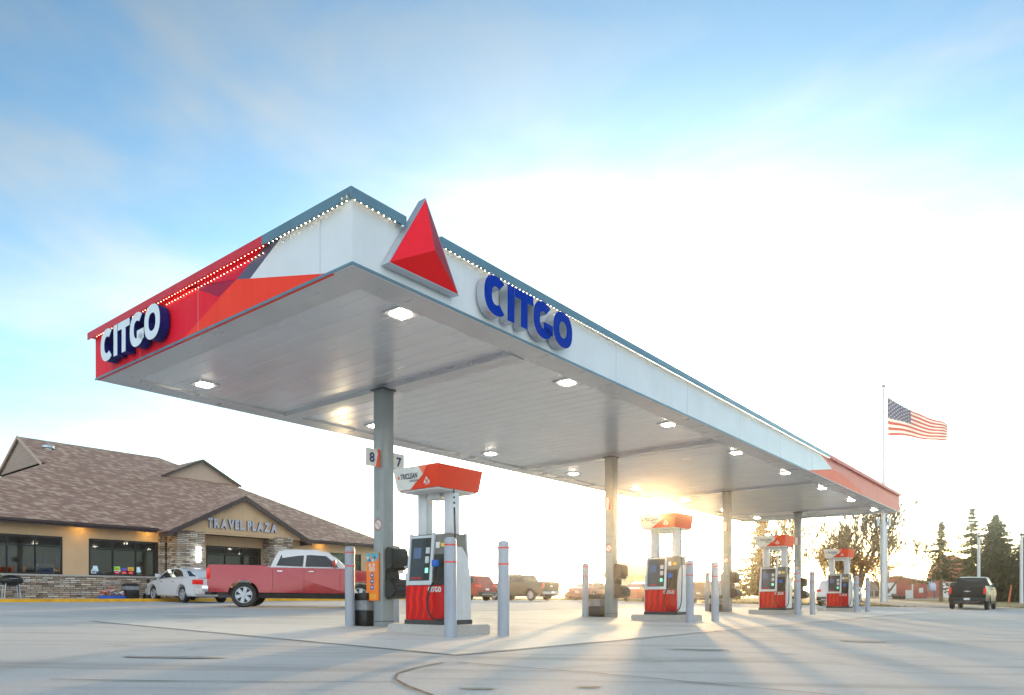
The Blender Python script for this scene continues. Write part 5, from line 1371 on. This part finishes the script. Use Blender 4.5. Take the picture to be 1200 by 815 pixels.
# grey house left of the shed
d = 105; r, w, dep = box_building('grey_house', 1014, 1040, d, 0, 6, M_grey, 'small grey house with dark roof between pole and red shed', 'house'); z = r.location.z
hw_, hr = zpx(692, d, z), zpx(681, d, z)
mb = MB(); mb.box(-w, w, 0, dep, -.3, hw_); mb.build('wall', M_grey, r)
mb = MB(); mb.add([(-w-.3, -.4, hw_-.05), (w+.3, -.4, hw_-.05), (w-.2, dep/2, hr), (-w+.2, dep/2, hr), (-w-.3, dep+.4, hw_-.05), (w+.3, dep+.4, hw_-.05)], [(0, 1, 2, 3), (3, 2, 5, 4), (0, 3, 4), (1, 5, 2), (0, 4, 5, 1)]); mb.build('roof', M_roofg, r)
for a in (-.9, -.2, .5): mb = MB(); mb.box(a, a+.5, -.05, -.005, .35, hw_-.12); mb.build('window', M_cglass, r)
# red barn at the right edge
d = 125; r, w, dep = box_building('red_barn', 1168, 1216, d, 0, 12, M_barn, 'low red barn behind the spruces at the right edge'); z = r.location.z
mb = MB(); mb.box(-w, w, 0, dep, -.3, zpx(687, d, z)); mb.build('wall', M_barn, r)
hh_ = zpx(687, d, z); mb = MB(); mb.prism([(-.4, hh_-.05), (dep/2, hh_+2.2), (dep+.4, hh_-.05)], lambda a, b: (-w-.3, a, b), lambda a, b: (w+.3, a, b)); mb.build('roof', M_roofg, r)
mb = MB(); mb.box(-1.5, 1.2, -.08, -.01, 0, hh_-.2); mb.build('door', M_barn, r)
# flatbed trailer
x, y, z = at(1049, 98); r = empty('farm_trailer', (x, y, z), .1, 'dark flatbed trailer parked before the red shed', 'trailer')
mb = MB(); mb.box(-1.3, 1.0, -.6, .6, .35, .47); mb.build('deck', M_dark, r)
mb = MB(); mb.box(-.3, .2, -.4, .4, .471, .75); mb.build('load', M_wood, r)
for a in (.3, .75):
    for s in (-.66, .66): mb = MB(); mb.cyl((a, s-.08, .25), (a, s+.08, .25), .25, n=14); mb.build('wheel', M_rubber, r)
mb = MB(); mb.cyl((-1.3, 0, .4), (-2.2, 0, .3), .04, n=6); mb.build('hitch', M_dark, r)
# small tan house behind second pump
d = 84; r, w, dep = box_building('tan_house', 709, 768, d, 0, 8, M_tan, 'small tan house with white window behind the second pump', 'house'); z = r.location.z
hw_, hr = zpx(674.5, d, z), zpx(665.5, d, z)
mb = MB(); mb.box(-w, w, 0, dep, -.3, hw_); mb.build('wall', M_tan, r)
mb = MB(); mb.add([(-w-.4, -.5, hw_-.03), (w+.4, -.5, hw_-.03), (w+.4, dep/2, hr+1.0), (-w+.9, dep/2, hr+1.0), (-w-.4, dep+.5, hw_-.03), (w+.4, dep+.5, hw_-.03)], [(0, 1, 2, 3), (3, 2, 5, 4), (0, 3, 4), (1, 5, 2), (0, 4, 5, 1)]); mb.build('roof', M_roofg, r)
xw = (744-738.5)/840*d
mb = MB(); mb.box(xw-.5, xw+.5, -.06, -.005, .75, 2.0); wn = mb.build('window', M_bw, r)
mb = MB(); mb.box(xw-.38, xw-.02, -.075, -.062, .87, 1.88); mb.box(xw+.02, xw+.38, -.075, -.062, .87, 1.88); mb.build('pane', M_cglass, wn)
mb = MB(); mb.box(-w-.01, -w+.12, -.03, -.004, -.3, hw_); mb.build('corner_board', M_bw, r)

# ------------------------------------------------------------------ poles and flag
d = 70; x, y, z = at(1035.5, d); r = empty('flagpole', (x, y, z), 0, 'very tall silver flagpole right of the canopy with antenna brackets', 'flagpole')
Ht = .665+(700-455)/840*d-z
mb = MB(); mb.tube([(0, 0, -.2), (0, 0, Ht*.37), (0, 0, Ht*.371), (0, 0, Ht)], [.36, .30, .19, .12], 14); mb.build('shaft', M_galv, r)
mb = MB(); mb.lathe([(.02, Ht), (.2, Ht+.12), (.22, Ht+.22), (.12, Ht+.36), (.01, Ht+.4)], 12); mb.build('finial', M_galv, r)
za = .665+(700-612)/840*d-z
mb = MB(); mb.cyl((-.55, 0, za), (.55, 0, za), .05, n=6)
for s in (-.55, .55): mb.box(s-.1, s+.1, -.1, .1, za-.4, za+.4)
mb.build('antenna_bracket', M_galv, r)
mb = MB(); mb.cyl((.22, -.05, Ht-.2), (.40, -.05, 1.3), .012, n=5); mb.build('halyard', M_bw, r)
# flag
M_fr = mat('flag_red', (.42, .02, .03), .8, 0, .05); M_fw = mat('flag_white', (.72, .70, .68), .8, 0, .05); M_fb = mat('flag_blue', (.05, .06, .15), .8, 0, .05)
for m_ in (M_fr, M_fw, M_fb):
    nt = m_.node_tree; p_ = nt.nodes['Principled BSDF']; tr = nt.nodes.new('ShaderNodeBsdfTranslucent'); mx = nt.nodes.new('ShaderNodeMixShader'); mx.inputs[0].default_value = .25
    tr.inputs['Color'].default_value = {M_fr: (.45, .03, .03, 1), M_fw: (.6, .6, .6, 1), M_fb: (.03, .05, .16, 1)}[m_]
    nt.links.new(p_.outputs[0], mx.inputs[1]); nt.links.new(tr.outputs[0], mx.inputs[2]); nt.links.new(mx.outputs[0], nt.nodes['Material Output'].inputs['Surface'])
topc = [(0, 1039.5, 465), (.25, 1055, 474), (.45, 1071, 483.5), (.7, 1090, 490), (.9, 1105, 493.5), (1, 1111, 499)]
botc = [(0, 1040.5, 511), (.25, 1056, 511), (.45, 1071, 512.5), (.7, 1090, 516), (.9, 1105, 517.5), (1, 1110, 516)]
def ev(c, t):
    for (a, x1_, y1_), (b, x2_, y2_) in zip(c, c[1:]):
        if a <= t <= b: f = (t-a)/(b-a); return x1_+(x2_-x1_)*f, y1_+(y2_-y1_)*f
NX, NYY = 52, 39
vs = []; fs = []; ms = []
for i in range(NX+1):
    t = i/NX; (xa, ya), (xb, yb) = ev(topc, t), ev(botc, t)
    for j in range(NYY+1):
        s = j/NYY; px = xa+(xb-xa)*s; py = ya+(yb-ya)*s + .9*math.sin(t*10+s*2.5)*min(1,t*2)
        dd = d + 1.5*t*math.sin(2.5*t) + .45*math.sin(t*13+s*1.5)*min(1, t*3)
        vs.append(((px-600)/840*dd-x, dd-y, .665+(700-py)/840*dd-z))
for i in range(NX):
    for j in range(NYY):
        a = i*(NYY+1)+j; fs.append((a, a+1, a+NYY+2, a+NYY+1))
        stripe = j//3; ms.append(2 if (i < NX*.40 and stripe < 7) else (0 if stripe % 2 == 0 else 1))
fl_ = empty('flag', (x, y, z), 0, 'United States flag flying to the right from the tall flagpole', 'flag')
mb = MB(); mb.v = vs; mb.f = fs; mb.m = ms; mb.smooth = [True]*len(fs); mb.build('cloth', [M_fr, M_fw, M_fb], fl_, fixn=False)
mb = MB()
for rr in range(9):
    for cc in range(6 if rr % 2 == 0 else 5):
        ti = (.40*(cc+.5+(0 if rr % 2 == 0 else .5))/6)*NX; sj = (7/13)*(rr+.6)/9*NYY
        i0, j0 = int(ti), int(sj); fx, fy = ti-i0, sj-j0
        P00, P10, P01 = [Vector(vs[k]) for k in (i0*(NYY+1)+j0, (i0+1)*(NYY+1)+j0, i0*(NYY+1)+j0+1)]
        o = P00+(P10-P00)*fx+(P01-P00)*fy+Vector((0, -.02, 0)); ux = (P10-P00).normalized(); uy = Vector((0, 0, 1))
        pts = [o+(ux*math.sin(2*PI*k/10)+uy*math.cos(2*PI*k/10))*(.085 if k % 2 == 0 else .034) for k in range(10)]
        mb.add(pts, [tuple(range(10))], 0)
mb.build('stars', M_fw, fl_, fixn=False)
def pole(px, d, ytop, label, m, r0=.16, name='utility_pole', arm=True, lean=0):
    x, y, z = at(px, d); r = empty(name, (x, y, z), 0, label, 'pole', 'tall poles beyond the lot')
    H = .665+(700-ytop)/840*d-z
    mb = MB(); mb.tube([(0, 0, -.3), (lean, 0, H)], [r0, r0*.75], 10); mb.build('shaft', m, r)
    if arm: mb = MB(); mb.box(-.12, .12, -.25, .1, H-.35, H-.15); mb.build('lamp_head', M_dark, r)
    return r
pole(1147, 75, 626, 'pale slim pole behind the cab of the black pickup', M_bw, .17)
pole(1197, 72, 624, 'pale slim pole at the right edge', M_bw, .17)
pole(672, 130, 671, 'thin far utility pole left of the second column', M_wood, .15)
pole(1181.5, 78, 686, 'short orange post leaning at the roadside right of the black pickup', mat('marker_orange', (.65, .14, .06), .6), .10, 'marker_post', False, .35)
pole(911.3, 66, 585, 'slim pole rising behind the third pump up to the canopy', M_galv, .10, arm=False)
# tufts of dead grass along the lot's edge: uncountable
lf = MB(); rnd = random.Random(5)
for i in range(9000):
    x = rnd.uniform(-4, 62); y = edge(x) + abs(rnd.gauss(0, 3)) - .15
    if 27 < x < 36 and y < 60: continue
    z = h(x, y); hh = rnd.uniform(.05, .16); a = rnd.uniform(0, 6); w = .05
    lf.add([(x-w*math.cos(a), y-w*math.sin(a), z-.01), (x+w*math.cos(a), y+w*math.sin(a), z-.01), (x+rnd.uniform(-.1, .1), y+rnd.uniform(-.1, .1), z+hh)], [(0, 1, 2)])
tag(lf.build('grass_tufts', leaf_mat('dry_grass', (.14, .13, .05), (.26, .21, .09), 1), fixn=False), 'dry yellow green grass fringe along the far edge of the lot', 'grass', kind='stuff')

SKY, SUN, EXPO, HAZE, CLOUD, CLOUDC = .070, .95, 2.12, .0008, .75, (1.16, 1.30, 1.34, 1); DUST, OZ = 1.1, 2.3; SKYG, TINT = 1.5, (.84, .96, .82); ANI = .965; BACK_FILL = (7.0, 7.5, 8.0, 1)
# ------------------------------------------------------------------ light, sky, camera
EL, AZ = math.radians(6.65), math.radians(11.6)
w = bpy.data.worlds.new('World'); scene.world = w; w.use_nodes = True
nt = w.node_tree; N = nt.nodes; L = nt.links; bg = N['Background']
sky = N.new('ShaderNodeTexSky'); sky.sky_type = 'NISHITA'; sky.sun_disc = False
sky.sun_elevation = EL; sky.sun_rotation = AZ; sky.air_density = 1.0; sky.dust_density = DUST; sky.ozone_density = OZ; sky.altitude = 200
tc = N.new('ShaderNodeTexCoord')
mp = N.new('ShaderNodeMapping'); mp.inputs['Scale'].default_value = (1.0, 1.0, 3.2); mp.inputs['Rotation'].default_value = (.25, .35, .4)
L.new(tc.outputs['Generated'], mp.inputs['Vector'])
n = N.new('ShaderNodeTexNoise'); n.inputs['Scale'].default_value = 2.3; n.inputs['Detail'].default_value = 9; n.inputs['Roughness'].default_value = .55; n.inputs['Distortion'].default_value = .5
L.new(mp.outputs['Vector'], n.inputs['Vector'])
r = N.new('ShaderNodeMapRange'); r.inputs['From Min'].default_value = .38; r.inputs['From Max'].default_value = .74; r.inputs['To Min'].default_value = .14; r.inputs['To Max'].default_value = CLOUD
r.interpolation_type = 'SMOOTHSTEP'
L.new(n.outputs['Fac'], r.inputs['Value'])
tn = N.new('ShaderNodeVectorMath'); tn.operation = 'MULTIPLY'; tn.inputs[1].default_value = TINT; gm = N.new('ShaderNodeGamma'); gm.inputs['Gamma'].default_value = SKYG; L.new(sky.outputs['Color'], gm.inputs['Color']); L.new(gm.outputs['Color'], tn.inputs[0])
bw = N.new('ShaderNodeRGBToBW'); L.new(gm.outputs['Color'], bw.inputs['Color'])
vs2 = N.new('ShaderNodeVectorMath'); vs2.operation = 'SCALE'; vs2.inputs[0].default_value = CLOUDC[:3]; L.new(bw.outputs['Val'], vs2.inputs['Scale'])
mx = N.new('ShaderNodeMix'); mx.data_type = 'RGBA'
L.new(r.outputs['Result'], mx.inputs['Factor']); L.new(tn.outputs['Vector'], mx.inputs['A']); L.new(vs2.outputs['Vector'], mx.inputs['B'])
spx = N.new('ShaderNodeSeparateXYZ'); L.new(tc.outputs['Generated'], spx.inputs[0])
bk = N.new('ShaderNodeMapRange'); bk.interpolation_type = 'SMOOTHSTEP'; bk.inputs['From Min'].default_value = .0; bk.inputs['From Max'].default_value = -.75; bk.inputs['To Max'].default_value = .85  # bright cloud added behind the camera to lift the light on the ground
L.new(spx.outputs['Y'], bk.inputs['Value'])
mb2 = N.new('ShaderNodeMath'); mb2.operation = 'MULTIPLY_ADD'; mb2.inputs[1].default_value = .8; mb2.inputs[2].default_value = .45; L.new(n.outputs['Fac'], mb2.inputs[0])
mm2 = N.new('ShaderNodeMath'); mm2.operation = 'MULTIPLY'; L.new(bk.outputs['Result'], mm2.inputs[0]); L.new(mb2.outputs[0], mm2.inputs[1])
mx2 = N.new('ShaderNodeMix'); mx2.data_type = 'RGBA'; L.new(mm2.outputs[0], mx2.inputs['Factor']); L.new(mx.outputs['Result'], mx2.inputs['A']); mx2.inputs['B'].default_value = BACK_FILL
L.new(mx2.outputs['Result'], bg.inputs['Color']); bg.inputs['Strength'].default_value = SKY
sd = bpy.data.lights.new('sun', 'SUN'); sd.energy = SUN; sd.angle = math.radians(1.5); sd.color = (1, .58, .22)
so = bpy.data.objects.new('sun', sd); COL.objects.link(so)
dv = Vector((math.sin(AZ)*math.cos(EL), math.cos(AZ)*math.cos(EL), math.sin(EL)))
so.rotation_euler = dv.to_track_quat('Z', 'Y').to_euler(); so.location = (10, 40, 20)
if HAZE:
    mb = MB(); mb.box(-260, 300, -60, 420, -1.6, 26)
    m = bpy.data.materials.new('haze'); m.use_nodes = True; nt = m.node_tree; nt.nodes.remove(nt.nodes['Principled BSDF'])
    pv = nt.nodes.new('ShaderNodeVolumePrincipled'); pv.inputs['Density'].default_value = HAZE; pv.inputs['Color'].default_value = (1, .97, .93, 1); pv.inputs['Anisotropy'].default_value = ANI
    nt.links.new(pv.outputs[0], nt.nodes['Material Output'].inputs['Volume'])
    tag(mb.build('haze', m), kind='stuff')
cd = bpy.data.cameras.new('camera'); cam = bpy.data.objects.new('camera', cd); COL.objects.link(cam)
cam.location = (0, 0, .665); cam.rotation_euler = (PI/2, 0, 0)
cd.sensor_width = 36; cd.lens = 36*840/1200; cd.shift_y = 292.5/1200; cd.clip_end = 9000; cd.clip_start = .05
scene.camera = cam
vs_ = scene.view_settings; scene.display_settings.display_device = 'sRGB'; vs_.view_transform = 'Standard'; vs_.look = 'None'; vs_.exposure = EXPO; vs_.gamma = 1
